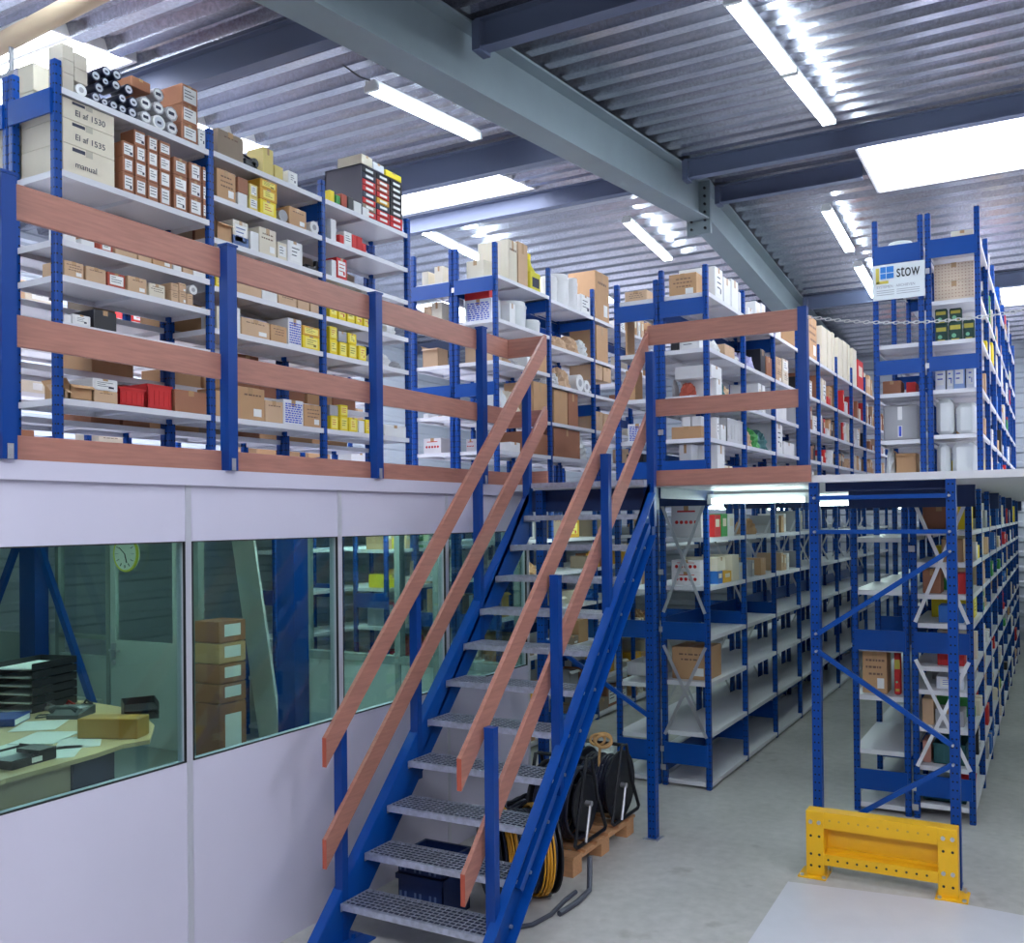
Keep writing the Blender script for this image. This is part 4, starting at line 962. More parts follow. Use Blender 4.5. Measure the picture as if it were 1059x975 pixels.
GOODS = [
 ('A', 0, 'top', 3.104, 3.186, 4.683, 0.084, 'stone', 'box'),
 ('A', 0, 'top', 3.104, 3.186, 4.61, 0.073, 'stone', 'box'),
 ('A', 0, 'top', 3.104, 3.186, 4.52, 0.09, 'stone', 'box'),
 ('A', 0, 'top', 3.186, 3.265, 4.687, 0.084, 'stone', 'box'),
 ('A', 0, 'top', 3.186, 3.265, 4.613, 0.074, 'stone', 'box'),
 ('A', 0, 'top', 3.192, 3.26, 4.52, 0.082, 'white', 'roll'),
 ('A', 0, 'top', 3.277, 3.347, 4.654, 0.059, 'navy', 'tube'),
 ('A', 0, 'top', 3.347, 3.406, 4.665, 0.059, 'navy', 'tube'),
 ('A', 0, 'top', 3.412, 3.473, 4.665, 0.06, 'navy', 'tube'),
 ('A', 0, 'top', 3.486, 3.548, 4.662, 0.061, 'navy', 'tube'),
 ('A', 0, 'top', 3.3, 3.365, 4.608, 0.06, 'navy', 'tube'),
 ('A', 0, 'top', 3.341, 3.394, 4.612, 0.06, 'navy', 'tube'),
 ('A', 0, 'top', 3.406, 3.467, 4.618, 0.061, 'navy', 'tube'),
 ('A', 0, 'top', 3.449, 3.504, 4.612, 0.061, 'navy', 'tube'),
 ('A', 0, 'top', 3.335, 3.388, 4.55, 0.06, 'navy', 'tube'),
 ('A', 0, 'top', 3.394, 3.449, 4.552, 0.06, 'navy', 'tube'),
 ('A', 0, 'top', 3.443, 3.504, 4.55, 0.061, 'navy', 'tube'),
 ('A', 0, 'top', 3.517, 3.58, 4.613, 0.061, 'navy', 'tube'),
 ('A', 0, 'top', 3.51, 3.573, 4.52, 0.09, 'navy', 'tube'),
 ('A', 0, 'top', 3.283, 3.341, 4.557, 0.059, 'navy', 'tube'),
 ('A', 0, 'top', 3.586, 3.67, 4.645, 0.113, 'grey', 'hex'),
 ('A', 0, 'top', 3.592, 3.67, 4.555, 0.096, 'grey', 'hex'),
 ('A', 0, 'top', 3.677, 3.757, 4.766, 0.104, 'grey', 'hex'),
 ('A', 0, 'top', 3.677, 3.757, 4.657, 0.097, 'grey', 'hex'),
 ('A', 0, 'top', 3.677, 3.764, 4.52, 0.138, 'white', 'tube'),
 ('A', 0, 'top', 3.764, 3.853, 4.652, 0.105, 'grey', 'hex'),
 ('A', 0, 'top', 3.77, 3.853, 4.554, 0.105, 'grey', 'hex'),
 ('A', 0, 'top', 3.535, 3.664, 4.723, 0.062, 'brown', 'box'),
 ('A', 0, 'top', 3.881, 4.003, 4.786, 0.12, 'brown', 'lab'),
 ('A', 0, 'top', 3.881, 4.003, 4.667, 0.119, 'brown', 'lab'),
 ('A', 0, 'top', 3.881, 4.003, 4.56, 0.107, 'brown', 'lab'),
 ('A', 0, 'top', 3.995, 4.062, 4.52, 0.12, 'white', 'lab'),
 ('A', 0, 'second', 3.107, 3.427, 4.411, 0.122, 'cream', 'write1'),
 ('A', 0, 'second', 3.107, 3.427, 4.272, 0.133, 'cream', 'write2'),
 ('A', 0, 'second', 3.107, 3.427, 4.113, 0.154, 'cream', 'write3'),
 ('A', 0, 'second', 3.476, 3.551, 4.08, 0.115, 'brown', 'lab'),
 ('A', 0, 'second', 3.476, 3.551, 4.198, 0.088, 'brown', 'lab'),
 ('A', 0, 'second', 3.476, 3.551, 4.289, 0.089, 'brown', 'lab'),
 ('A', 0, 'second', 3.557, 3.634, 4.08, 0.114, 'brown', 'lab'),
 ('A', 0, 'second', 3.557, 3.634, 4.196, 0.09, 'brown', 'lab'),
 ('A', 0, 'second', 3.557, 3.634, 4.289, 0.09, 'brown', 'lab'),
 ('A', 0, 'second', 3.641, 3.713, 4.08, 0.111, 'brown', 'lab'),
 ('A', 0, 'second', 3.641, 3.713, 4.194, 0.091, 'brown', 'lab'),
 ('A', 0, 'second', 3.641, 3.713, 4.288, 0.092, 'brown', 'lab'),
 ('A', 0, 'second', 3.72, 3.801, 4.08, 0.109, 'brown', 'lab'),
 ('A', 0, 'second', 3.72, 3.801, 4.192, 0.092, 'brown', 'lab'),
 ('A', 0, 'second', 3.72, 3.801, 4.287, 0.093, 'brown', 'lab'),
 ('A', 0, 'second', 3.551, 3.628, 4.4, 0.09, 'brown', 'lab'),
 ('A', 0, 'second', 3.641, 3.713, 4.391, 0.086, 'brown', 'lab'),
 ('A', 0, 'second', 3.72, 3.801, 4.397, 0.087, 'brown', 'lab'),
 ('A', 0, 'second', 3.821, 3.919, 4.129, 0.106, 'brown', 'lab'),
 ('A', 0, 'second', 3.821, 3.919, 4.238, 0.106, 'brown', 'lab'),
 ('A', 0, 'second', 3.821, 3.919, 4.347, 0.106, 'brown', 'lab'),
 ('A', 0, 'second', 3.934, 4.028, 4.123, 0.108, 'brown', 'lab'),
 ('A', 0, 'second', 3.934, 4.028, 4.234, 0.108, 'brown', 'lab'),
 ('A', 0, 'second', 3.934, 4.028, 4.345, 0.108, 'brown', 'lab'),
 ('A', 0, 'second', 4.035, 4.133, 4.114, 0.109, 'brown', 'lab'),
 ('A', 0, 'second', 4.035, 4.133, 4.226, 0.11, 'brown', 'lab'),
 ('A', 0, 'second', 4.035, 4.133, 4.339, 0.109, 'brown', 'lab'),
 ('A', 0, 'third', 3.11, 3.192, 3.71, 0.091, 'white', 'box'),
 ('A', 0, 'third', 3.22, 3.3, 3.71, 0.036, 'white', 'box'),
 ('A', 0, 'third', 3.329, 3.413, 3.71, 0.066, 'rust', 'lab'),
 ('A', 0, 'third', 3.425, 3.567, 3.71, 0.087, 'tan', 'lab'),
 ('A', 0, 'third', 3.573, 3.664, 3.71, 0.091, 'tan', 'lab'),
 ('A', 0, 'third', 3.67, 3.805, 3.71, 0.081, 'kraft', 'lab'),
 ('A', 0, 'third', 3.811, 3.874, 3.71, 0.067, 'white', 'box'),
 ('A', 0, 'third', 3.881, 3.959, 3.71, 0.086, 'tan', 'box'),
 ('A', 0, 'third', 3.959, 4.054, 3.71, 0.065, 'white', 'box'),
 ('A', 0, 'fourth', 3.119, 3.236, 3.52, 0.085, 'tan', 'lab'),
 ('A', 0, 'fourth', 3.247, 3.369, 3.52, 0.084, 'tan', 'lab'),
 ('A', 0, 'fourth', 3.375, 3.49, 3.52, 0.081, 'rust', 'lab'),
 ('A', 0, 'fourth', 3.503, 3.63, 3.52, 0.089, 'tan', 'lab'),
 ('A', 0, 'fourth', 3.643, 3.755, 3.52, 0.079, 'cream', 'lab'),
 ('A', 0, 'fourth', 3.796, 3.851, 3.586, 0.047, 'tan', 'lab'),
 ('A', 0, 'fourth', 3.796, 3.851, 3.52, 0.066, 'tan', 'lab'),
 ('A', 0, 'fourth', 3.851, 3.907, 3.592, 0.053, 'tan', 'lab'),
 ('A', 0, 'fourth', 3.851, 3.907, 3.52, 0.072, 'tan', 'lab'),
 ('A', 0, 'fourth', 3.907, 3.957, 3.52, 0.072, 'tan', 'lab'),
 ('A', 0, 'fourth', 3.915, 4.001, 3.585, 0.059, 'white', 'roll'),
 ('A', 0, 'fifth', 2.879, 2.98, 3.27, 0.056, 'brown', 'box'),
 ('A', 0, 'fifth', 3.001, 3.043, 3.27, 0.085, 'cream', 'box'),
 ('A', 0, 'fifth', 3.101, 3.162, 3.27, 0.045, 'white', 'box'),
 ('A', 0, 'fifth', 3.167, 3.274, 3.27, 0.056, 'white', 'lab'),
 ('A', 0, 'fifth', 3.291, 3.433, 3.27, 0.105, 'black', 'box'),
 ('A', 0, 'bottom', 2.837, 2.947, 2.867, 0.022, 'kraft', 'open'),
 ('A', 0, 'bottom', 2.942, 3.142, 2.867, 0.049, 'tan', 'open'),
 ('A', 0, 'bottom', 3.148, 3.283, 2.867, 0.081, 'kraft', 'open'),
 ('A', 0, 'bottom', 3.283, 3.437, 2.934, 0.064, 'white', 'lab'),
 ('A', 0, 'bottom', 3.289, 3.437, 2.867, 0.067, 'tan', 'lab'),
 ('A', 0, 'bottom', 3.443, 3.612, 2.867, 0.103, 'red', 'crate'),
 ('A', 0, 'bottom', 3.625, 3.797, 2.867, 0.142, 'red', 'crate'),
 ('A', 0, 'bottom', 3.818, 4.054, 2.867, 0.134, 'brown', 'box'),
 ('A', 1, 'top', 4.152, 4.365, 4.53, 0.163, 'wood', 'lab'),
 ('A', 1, 'top', 4.373, 4.523, 4.53, 0.104, 'black', 'tool'),
 ('A', 1, 'top', 4.532, 4.627, 4.53, 0.176, 'straw', 'box'),
 ('A', 1, 'top', 4.636, 4.716, 4.53, 0.09, 'straw', 'box'),
 ('A', 1, 'top', 4.761, 4.853, 4.53, 0.094, 'white', 'lab'),
 ('A', 1, 'second', 4.142, 4.298, 4.25, 0.188, 'kraft', 'lab'),
 ('A', 1, 'second', 4.314, 4.403, 4.338, 0.101, 'brown', 'box'),
 ('A', 1, 'second', 4.314, 4.395, 4.25, 0.086, 'white', 'box'),
 ('A', 1, 'second', 4.411, 4.486, 4.34, 0.083, 'straw', 'lab'),
 ('A', 1, 'second', 4.411, 4.486, 4.25, 0.09, 'straw', 'lab'),
 ('A', 1, 'second', 4.503, 4.659, 4.406, 0.079, 'ochre', 'lab'),
 ('A', 1, 'second', 4.503, 4.659, 4.327, 0.079, 'ochre', 'lab'),
 ('A', 1, 'second', 4.503, 4.65, 4.25, 0.102, 'yellow', 'lab'),
 ('A', 1, 'second', 4.668, 4.758, 4.25, 0.083, 'grey', 'roll'),
 ('A', 1, 'second', 4.767, 4.935, 4.25, 0.13, 'kraft', 'lab'),
 ('A', 1, 'second', 4.964, 5.071, 4.25, 0.089, 'white', 'roll'),
 ('A', 1, 'third', 4.139, 4.263, 3.985, 0.113, 'kraft', 'open'),
 ('A', 1, 'third', 4.271, 4.4, 3.985, 0.163, 'twotone', 'lab'),
 ('A', 1, 'third', 4.417, 4.492, 3.985, 0.126, 'white', 'box'),
 ('A', 1, 'third', 4.492, 4.647, 3.985, 0.177, 'cream', 'lab'),
 ('A', 1, 'third', 4.656, 4.746, 3.985, 0.119, 'cream', 'lab'),
 ('A', 1, 'third', 4.737, 4.894, 3.985, 0.156, 'white', 'lab'),
 ('A', 1, 'third', 4.941, 5.078, 3.985, 0.047, 'black', 'tool'),
 ('A', 1, 'fourth', 4.129, 4.182, 3.68, 0.087, 'yellow', 'lab'),
 ('A', 1, 'fourth', 4.3, 4.514, 3.68, 0.138, 'tan', 'lab'),
 ('A', 1, 'fourth', 4.514, 4.653, 3.68, 0.14, 'white', 'box'),
 ('A', 1, 'fourth', 4.661, 4.834, 3.68, 0.116, 'tan', 'lab'),
 ('A', 1, 'fourth', 4.843, 4.957, 3.68, 0.115, 'tan', 'lab'),
 ('A', 1, 'fourth', 4.966, 5.054, 3.68, 0.104, 'tan', 'box'),
 ('A', 1, 'fifth', 4.134, 4.187, 3.415, 0.145, 'cream', 'box'),
 ('A', 1, 'fifth', 4.195, 4.329, 3.415, 0.165, 'white', 'box'),
 ('A', 1, 'fifth', 4.337, 4.58, 3.415, 0.114, 'tan', 'lab'),
 ('A', 1, 'fifth', 4.588, 4.739, 3.415, 0.113, 'kraft', 'lab'),
 ('A', 1, 'fifth', 4.748, 4.877, 3.415, 0.187, 'note', 'lab'),
 ('A', 1, 'fifth', 4.887, 5.061, 3.515, 0.069, 'ochre', 'lab'),
 ('A', 1, 'fifth', 4.887, 5.061, 3.415, 0.093, 'yellow', 'lab'),
 ('A', 1, 'bottom', 4.121, 4.276, 2.865, 0.161, 'kraft', 'box'),
 ('A', 1, 'bottom', 4.284, 4.531, 2.865, 0.211, 'kraft', 'lab'),
 ('A', 1, 'bottom', 4.531, 4.697, 2.865, 0.145, 'tan', 'lab'),
 ('A', 1, 'bottom', 4.697, 4.89, 2.865, 0.171, 'note', 'lab'),
 ('A', 1, 'bottom', 4.89, 5.083, 2.865, 0.157, 'kraft', 'lab'),
 ('A', 2, 'top', 5.175, 5.226, 4.53, 0.087, 'yellow', 'box'),
 ('A', 2, 'top', 5.237, 5.289, 4.53, 0.071, 'green', 'box'),
 ('A', 2, 'top', 5.299, 5.363, 4.53, 0.099, 'rust', 'box'),
 ('A', 2, 'top', 5.373, 5.438, 4.53, 0.1, 'black', 'box'),
 ('A', 2, 'top', 5.438, 5.526, 4.53, 0.086, 'white', 'box'),
 ('A', 2, 'top', 5.537, 5.616, 4.53, 0.07, 'white', 'box'),
 ('A', 2, 'second', 5.182, 5.243, 4.25, 0.158, 'white', 'box'),
 ('A', 2, 'second', 5.274, 5.327, 4.25, 0.067, 'red', 'box'),
 ('A', 2, 'second', 5.327, 5.413, 4.25, 0.108, 'white', 'lab'),
 ('A', 2, 'second', 5.413, 5.467, 4.25, 0.105, 'red', 'box'),
 ('A', 2, 'second', 5.467, 5.534, 4.25, 0.106, 'red', 'box'),
 ('A', 2, 'second', 5.534, 5.578, 4.25, 0.069, 'red', 'box'),
 ('A', 2, 'third', 5.188, 5.24, 3.985, 0.125, 'white', 'box'),
 ('A', 2, 'third', 5.219, 5.355, 3.985, 0.157, 'red', 'lab'),
 ('A', 2, 'fourth', 5.164, 5.246, 3.68, 0.137, 'yellow', 'lab'),
 ('A', 2, 'fourth', 5.257, 5.341, 3.68, 0.127, 'yellow', 'lab'),
 ('A', 2, 'fourth', 5.351, 5.438, 3.68, 0.139, 'yellow', 'lab'),
 ('A', 2, 'fourth', 5.448, 5.526, 3.68, 0.114, 'yellow', 'lab'),
 ('A', 2, 'fourth', 5.537, 5.616, 3.68, 0.116, 'yellow', 'lab'),
 ('A', 2, 'fourth', 5.814, 6.035, 3.68, 0.16, 'white', 'bag'),
 ('A', 2, 'fifth', 5.161, 5.243, 3.526, 0.092, 'yellow', 'lab'),
 ('A', 2, 'fifth', 5.253, 5.348, 3.521, 0.079, 'grey', 'box'),
 ('A', 2, 'fifth', 5.358, 5.456, 3.531, 0.08, 'yellow', 'lab'),
 ('A', 2, 'fifth', 5.161, 5.243, 3.415, 0.111, 'yellow', 'lab'),
 ('A', 2, 'fifth', 5.264, 5.348, 3.415, 0.106, 'yellow', 'lab'),
 ('A', 2, 'fifth', 5.369, 5.456, 3.415, 0.109, 'yellow', 'lab'),
 ('A', 2, 'fifth', 5.478, 5.567, 3.415, 0.112, 'yellow', 'lab'),
 ('A', 2, 'fifth', 5.763, 5.931, 3.415, 0.134, 'white', 'bag'),
 ('A', 2, 'fifth', 5.931, 6.107, 3.415, 0.074, 'grey', 'bag'),
 ('A', 2, 'bottom', 5.154, 5.246, 2.974, 0.077, 'grey', 'box'),
 ('A', 2, 'bottom', 5.267, 5.351, 2.977, 0.086, 'yellow', 'lab'),
 ('A', 2, 'bottom', 5.164, 5.246, 2.865, 0.102, 'yellow', 'lab'),
 ('A', 2, 'bottom', 5.267, 5.351, 2.865, 0.105, 'yellow', 'lab'),
 ('A', 2, 'bottom', 5.362, 5.459, 2.865, 0.107, 'yellow', 'lab'),
 ('A', 2, 'bottom', 5.47, 5.537, 2.865, 0.093, 'white', 'box'),
 ('A', 2, 'bottom', 5.548, 5.616, 2.865, 0.108, 'yellow', 'lab'),
 ('A', 2, 'bottom', 5.778, 6.048, 2.865, 0.091, 'white', 'box'),
 ('A', 2, 'bottom', 5.899, 6.073, 2.865, 0.066, 'rust', 'bag'),
 ('Bf', 'L', 'top', -5.427, -5.289, 4.44, 0.153, 'cream', 'box'),
 ('Bf', 'L', 'top', -5.221, -5.119, 4.44, 0.183, 'cream', 'box'),
 ('Bf', 'L', 'top', -4.854, -4.66, 4.44, 0.181, 'cream', 'box'),
 ('Bf', 'L', 'second', -5.26, -5.135, 4.03, 0.243, 'cream', 'box'),
 ('Bf', 'L', 'second', -5.351, -5.26, 4.03, 0.219, 'tan', 'box'),
 ('Bf', 'L', 'second', -5.013, -4.892, 4.272, 0.156, 'grey', 'box'),
 ('Bf', 'L', 'second', -4.881, -4.601, 4.292, 0.117, 'red', 'box'),
 ('Bf', 'L', 'second', -5.002, -4.58, 4.08, 0.218, 'note', 'lab'),
 ('Bf', 'L', 'third', -5.494, -5.185, 3.65, 0.191, 'tan', 'open'),
 ('Bf', 'L', 'third', -4.951, -4.574, 3.65, 0.191, 'tan', 'open'),
 ('Bf', 'L', 'fourth', -5.523, -5.304, 3.17, 0.05, 'white', 'box'),
 ('Bf', 'L', 'fourth', -5.27, -5.068, 3.17, 0.025, 'white', 'box'),
 ('Bf', 'L', 'bottom', -5.563, -5.481, 2.83, 0.142, 'tan', 'box'),
 ('Bf', 'L', 'bottom', -5.469, -5.161, 2.83, 0.15, 'print', 'lab'),
 ('Bf', 'L', 'bottom', -5.05, -4.777, 2.83, 0.121, 'print', 'lab'),
 ('B', 0, 'top', 7.248, 7.559, 4.43, 0.388, 'cream', 'lab'),
 ('B', 0, 'top', 7.577, 7.76, 4.43, 0.412, 'tan', 'box'),
 ('B', 0, 'top', 7.797, 8.026, 4.43, 0.379, 'jug', 'jug'),
 ('B', 0, 'second', 7.24, 7.376, 4.03, 0.297, 'red', 'lab'),
 ('B', 0, 'second', 7.41, 7.515, 4.03, 0.193, 'white', 'box'),
 ('B', 0, 'second', 7.533, 7.844, 4.03, 0.257, 'clear', 'tub'),
 ('B', 0, 'second', 7.863, 8.076, 4.03, 0.132, 'clear', 'tub'),
 ('B', 0, 'third', 7.266, 7.455, 3.65, 0.075, 'tan', 'bag'),
 ('B', 0, 'third', 7.472, 7.706, 3.65, 0.082, 'grey', 'bag'),
 ('B', 0, 'third', 7.724, 7.855, 3.65, 0.15, 'white', 'box'),
 ('B', 0, 'third', 7.874, 8.167, 3.65, 0.204, 'kraft', 'box'),
 ('B', 0, 'fourth', 7.273, 7.445, 3.17, 0.276, 'clear', 'bag'),
 ('B', 0, 'fourth', 7.462, 7.695, 3.17, 0.267, 'cream', 'bag'),
 ('B', 0, 'fourth', 7.844, 8.156, 3.17, 0.375, 'kraft', 'box'),
 ('B', 0, 'bottom', 7.283, 7.579, 2.83, 0.091, 'white', 'box'),
 ('B', 0, 'bottom', 7.615, 8.148, 2.83, 0.207, 'brown', 'box'),
 ('B', 1, 'top', 8.246, 8.433, 4.41, 0.267, 'white', 'drum'),
 ('B', 1, 'top', 8.454, 8.714, 4.41, 0.343, 'white', 'drum'),
 ('B', 1, 'top', 8.736, 8.872, 4.41, 0.353, 'white', 'drum'),
 ('B', 1, 'top', 8.895, 9.129, 4.41, 0.209, 'white', 'lab'),
 ('B', 1, 'second', 8.379, 8.681, 3.95, 0.164, 'tan', 'bag'),
 ('B', 1, 'second', 8.703, 8.952, 3.95, 0.226, 'tan', 'bag'),
 ('B', 1, 'second', 8.952, 9.141, 3.95, 0.211, 'clear', 'bag'),
 ('B', 1, 'third', 8.287, 8.433, 3.56, 0.158, 'white', 'bag'),
 ('B', 1, 'third', 8.454, 8.738, 3.56, 0.241, 'tan', 'bag'),
 ('B', 1, 'third', 8.76, 8.942, 3.56, 0.299, 'white', 'roll'),
 ('B', 1, 'third', 8.942, 9.083, 3.56, 0.343, 'white', 'roll'),
 ('B', 1, 'third', 9.083, 9.203, 3.56, 0.255, 'white', 'roll'),
 ('B', 1, 'fourth', 8.257, 8.552, 3.17, 0.436, 'kraft', 'box'),
 ('B', 1, 'fourth', 8.574, 8.795, 3.17, 0.461, 'brown', 'box'),
 ('B', 1, 'bottom', 8.249, 8.832, 2.83, 0.308, 'brown', 'box'),
 ('B', 1, 'bottom', 8.855, 9.136, 2.83, 0.325, 'clear', 'bag'),
 ('B', 2, 'top', 9.25, 9.603, 4.41, 0.548, 'kraft', 'lab'),
 ('B', 2, 'second', 9.262, 9.564, 3.95, 0.404, 'kraft', 'box'),
 ('B', 2, 'stack0', 9.208, 9.406, 3.971, 0.217, 'tan', 'box'),
 ('B', 2, 'stack0', 9.431, 9.636, 3.971, 0.211, 'tan', 'box'),
 ('B', 2, 'stack1', 9.208, 9.406, 3.743, 0.217, 'tan', 'box'),
 ('B', 2, 'stack1', 9.431, 9.636, 3.75, 0.21, 'tan', 'box'),
 ('B', 2, 'stack2', 9.208, 9.406, 3.515, 0.217, 'tan', 'box'),
 ('B', 2, 'stack2', 9.431, 9.636, 3.529, 0.21, 'tan', 'box'),
 ('B', 2, 'stack3', 9.208, 9.406, 3.288, 0.216, 'tan', 'box'),
 ('B', 2, 'stack3', 9.431, 9.636, 3.308, 0.21, 'tan', 'box'),
 ('Cf', 'L', 'top', -3.282, -3.03, 4.01, 0.105, 'tan', 'lab'),
 ('Cf', 'L', 'top', -2.846, -2.589, 4.01, 0.196, 'kraft', 'lab'),
 ('Cf', 'L', 'top', -2.959, -2.854, 4.01, 0.107, 'cream', 'box'),
 ('Cf', 'L', 'second', -3.306, -3.215, 3.57, 0.323, 'kraft', 'box'),
 ('Cf', 'L', 'second', -2.826, -2.757, 3.57, 0.11, 'black', 'box'),
 ('Cf', 'L', 'second', -2.748, -2.57, 3.57, 0.145, 'white', 'lab'),
 ('Cf', 'L', 'third', -3.293, -3.148, 3.21, 0.263, 'kraft', 'box'),
 ('Cf', 'L', 'third', -2.882, -2.796, 3.21, 0.165, 'grey', 'bag'),
 ('Cf', 'L', 'third', -2.779, -2.625, 3.21, 0.138, 'rust', 'bag'),
 ('Cf', 'L', 'fourth', -3.225, -3.046, 2.83, 0.156, 'note', 'lab'),
 ('Cf', 'L', 'fourth', -2.732, -2.656, 2.937, 0.08, 'white', 'box'),
 ('Cf', 'L', 'fourth', -2.647, -2.563, 2.932, 0.08, 'white', 'box'),
 ('Cf', 'L', 'fourth', -2.827, -2.563, 2.83, 0.107, 'kraft', 'box'),
 ('Cf', 'L', 'bottom', -2.762, -2.652, 2.51, 0.306, 'white', 'box'),
 ('Cf', 'L', 'bottom', -3.293, -3.086, 2.51, 0.23, 'black', 'box'),
 ('C', 0, 'top', 7.309, 7.608, 4.01, 0.27, 'white', 'lab'),
 ('C', 0, 'top', 7.634, 7.82, 4.01, 0.232, 'white', 'box'),
 ('C', 0, 'top', 7.847, 8.042, 4.01, 0.264, 'white', 'box'),
 ('C', 0, 'top', 8.07, 8.215, 4.01, 0.193, 'white', 'box'),
 ('C', 0, 'second', 7.292, 7.414, 3.57, 0.138, 'white', 'box'),
 ('C', 0, 'second', 7.438, 7.59, 3.57, 0.133, 'white', 'bag'),
 ('C', 0, 'second', 7.642, 7.911, 3.57, 0.109, 'tan', 'box'),
 ('C', 0, 'second', 7.938, 8.166, 3.57, 0.11, 'white', 'bag'),
 ('C', 0, 'third', 7.277, 7.549, 3.347, 0.105, 'white', 'box'),
 ('C', 0, 'third', 7.277, 7.549, 3.19, 0.157, 'white', 'box'),
 ('C', 0, 'third', 7.575, 7.705, 3.19, 0.203, 'teal', 'bag'),
 ('C', 0, 'third', 7.732, 7.95, 3.19, 0.178, 'tan', 'bag'),
 ('C', 0, 'fourth', 7.262, 7.459, 2.83, 0.189, 'white', 'lab'),
 ('C', 0, 'fourth', 7.509, 7.638, 2.83, 0.135, 'white', 'box'),
 ('C', 0, 'fourth', 7.664, 8.222, 2.83, 0.208, 'tray', 'tray'),
 ('C', 0, 'fourth', 7.664, 8.222, 2.83, 0.105, 'tray', 'tray'),
 ('C', 0, 'bottom', 7.25, 7.598, 2.51, 0.289, 'white', 'box'),
 ('C', 0, 'bottom', 7.298, 7.81, 2.51, 0.125, 'cream', 'box'),
 ('C', 1, 'top', 8.336, 8.489, 4.03, 0.112, 'white', 'box'),
 ('C', 1, 'top', 8.583, 8.745, 4.03, 0.218, 'white', 'tall'),
 ('C', 1, 'top', 8.778, 8.912, 4.03, 0.236, 'white', 'tall'),
 ('C', 1, 'second', 8.314, 8.69, 3.56, 0.181, 'lilac', 'bag'),
 ('C', 1, 'second', 8.722, 8.889, 3.56, 0.238, 'black', 'box'),
 ('C', 1, 'second', 8.923, 9.131, 3.56, 0.196, 'brown', 'box'),
 ('C', 1, 'third', 8.639, 8.737, 3.18, 0.276, 'white', 'tall'),
 ('C', 1, 'third', 8.77, 8.87, 3.18, 0.274, 'white', 'tall'),
 ('C', 1, 'fourth', 8.342, 8.528, 2.84, 0.206, 'tan', 'bag'),
 ('C', 1, 'fourth', 8.559, 8.787, 2.84, 0.226, 'green', 'bag'),
 ('C', 1, 'fourth', 8.82, 9.095, 2.84, 0.222, 'teal', 'bag'),
 ('C', 2, 'top', 9.299, 9.484, 4.03, 0.106, 'white', 'box'),
 ('C', 2, 'second', 9.275, 9.498, 3.69, 0.12, 'tan', 'lab'),
 ('C', 2, 'second', 9.275, 9.498, 3.56, 0.13, 'tan', 'lab'),
 ('C', 2, 'second', 9.536, 9.77, 3.696, 0.143, 'cream', 'lab'),
 ('C', 2, 'second', 9.536, 9.77, 3.56, 0.126, 'cream', 'lab'),
 ('C', 2, 'third', 9.255, 9.671, 3.18, 0.171, 'white', 'box'),
 ('C', 2, 'fourth', 9.238, 9.498, 2.84, 0.295, 'white', 'lab'),
 ('C', 2, 'fourth', 9.536, 9.975, 2.84, 0.133, 'white', 'box'),
 ('C', 3, 'top', 10.658, 11.191, 4.03, 0.497, 'kraft', 'lab'),
 ('C', 4, 'top', 11.397, 11.664, 4.03, 0.493, 'cream', 'tall'),
 ('C', 4, 'top', 11.719, 11.943, 4.03, 0.498, 'cream', 'tall'),
 ('C', 4, 'top', 12.0, 12.294, 4.03, 0.516, 'cream', 'tall'),
 ('C', 5, 'top', 12.354, 12.601, 4.03, 0.509, 'cream', 'tall'),
 ('C', 5, 'top', 12.664, 12.921, 4.03, 0.523, 'cream', 'tall'),
 ('C', 5, 'top', 12.987, 13.257, 4.03, 0.524, 'cream', 'tall'),
 ('C', 6, 'top', 13.326, 13.609, 4.03, 0.525, 'cream', 'tall'),
 ('C', 6, 'top', 13.682, 14.132, 4.03, 0.424, 'red', 'tall'),
 ('Cl', 'R', 'sixth', -2.838, -2.574, 2.03, 0.279, 'print', 'lab'),
 ('Cl', 'R', 'fifth', -2.843, -2.588, 1.754, 0.097, 'print', 'lab'),
 ('Cl', 'R', 'fifth', -2.843, -2.588, 1.636, 0.11, 'print', 'lab'),
 ('Cl', 'R', 'third', -2.86, -2.531, 0.86, 0.267, 'kraft', 'lab'),
 ('Cl', 'L', 'third', -3.315, -2.975, 0.86, 0.113, 'tray', 'tray'),
 ('Cm', 0, 'sixth', 7.328, 7.528, 2.04, 0.186, 'red', 'binder'),
 ('Cm', 0, 'sixth', 7.553, 7.71, 2.04, 0.194, 'green', 'binder'),
 ('Cm', 0, 'sixth', 7.737, 7.9, 2.04, 0.195, 'white', 'binder'),
 ('Cm', 0, 'fifth', 7.264, 7.41, 1.64, 0.211, 'red', 'binder'),
 ('Cm', 0, 'fifth', 7.435, 7.64, 1.761, 0.114, 'cream', 'box'),
 ('Cm', 0, 'fifth', 7.435, 7.562, 1.64, 0.107, 'bluebox', 'binder'),
 ('Cm', 0, 'fifth', 7.588, 7.8, 1.64, 0.096, 'ochre', 'binder'),
 ('Cm', 0, 'fifth', 7.828, 8.023, 1.64, 0.228, 'cream', 'binder'),
 ('Cm', 0, 'fifth', 7.995, 8.257, 1.64, 0.151, 'note', 'binder'),
 ('Df', 'R', 'top', -1.267, -1.024, 4.43, 0.158, 'hose', 'hose'),
 ('Df', 'R', 'top', -0.617, -0.544, 4.43, 0.287, 'cream', 'tall'),
 ('Df', 'R', 'top', -0.735, -0.558, 4.43, 0.098, 'cream', 'box'),
 ('Df', 'R', 'second', -0.872, -0.562, 4.189, 0.152, 'perf', 'lab'),
 ('Df', 'R', 'second', -0.872, -0.562, 4.013, 0.168, 'perf', 'lab'),
 ('Df', 'R', 'third', -0.869, -0.772, 3.625, 0.152, 'dark', 'can'),
 ('Df', 'R', 'third', -0.765, -0.661, 3.625, 0.164, 'dark', 'can'),
 ('Df', 'R', 'third', -0.654, -0.566, 3.625, 0.169, 'dark', 'can'),
 ('Df', 'R', 'third', -0.869, -0.772, 3.785, 0.128, 'dark', 'can'),
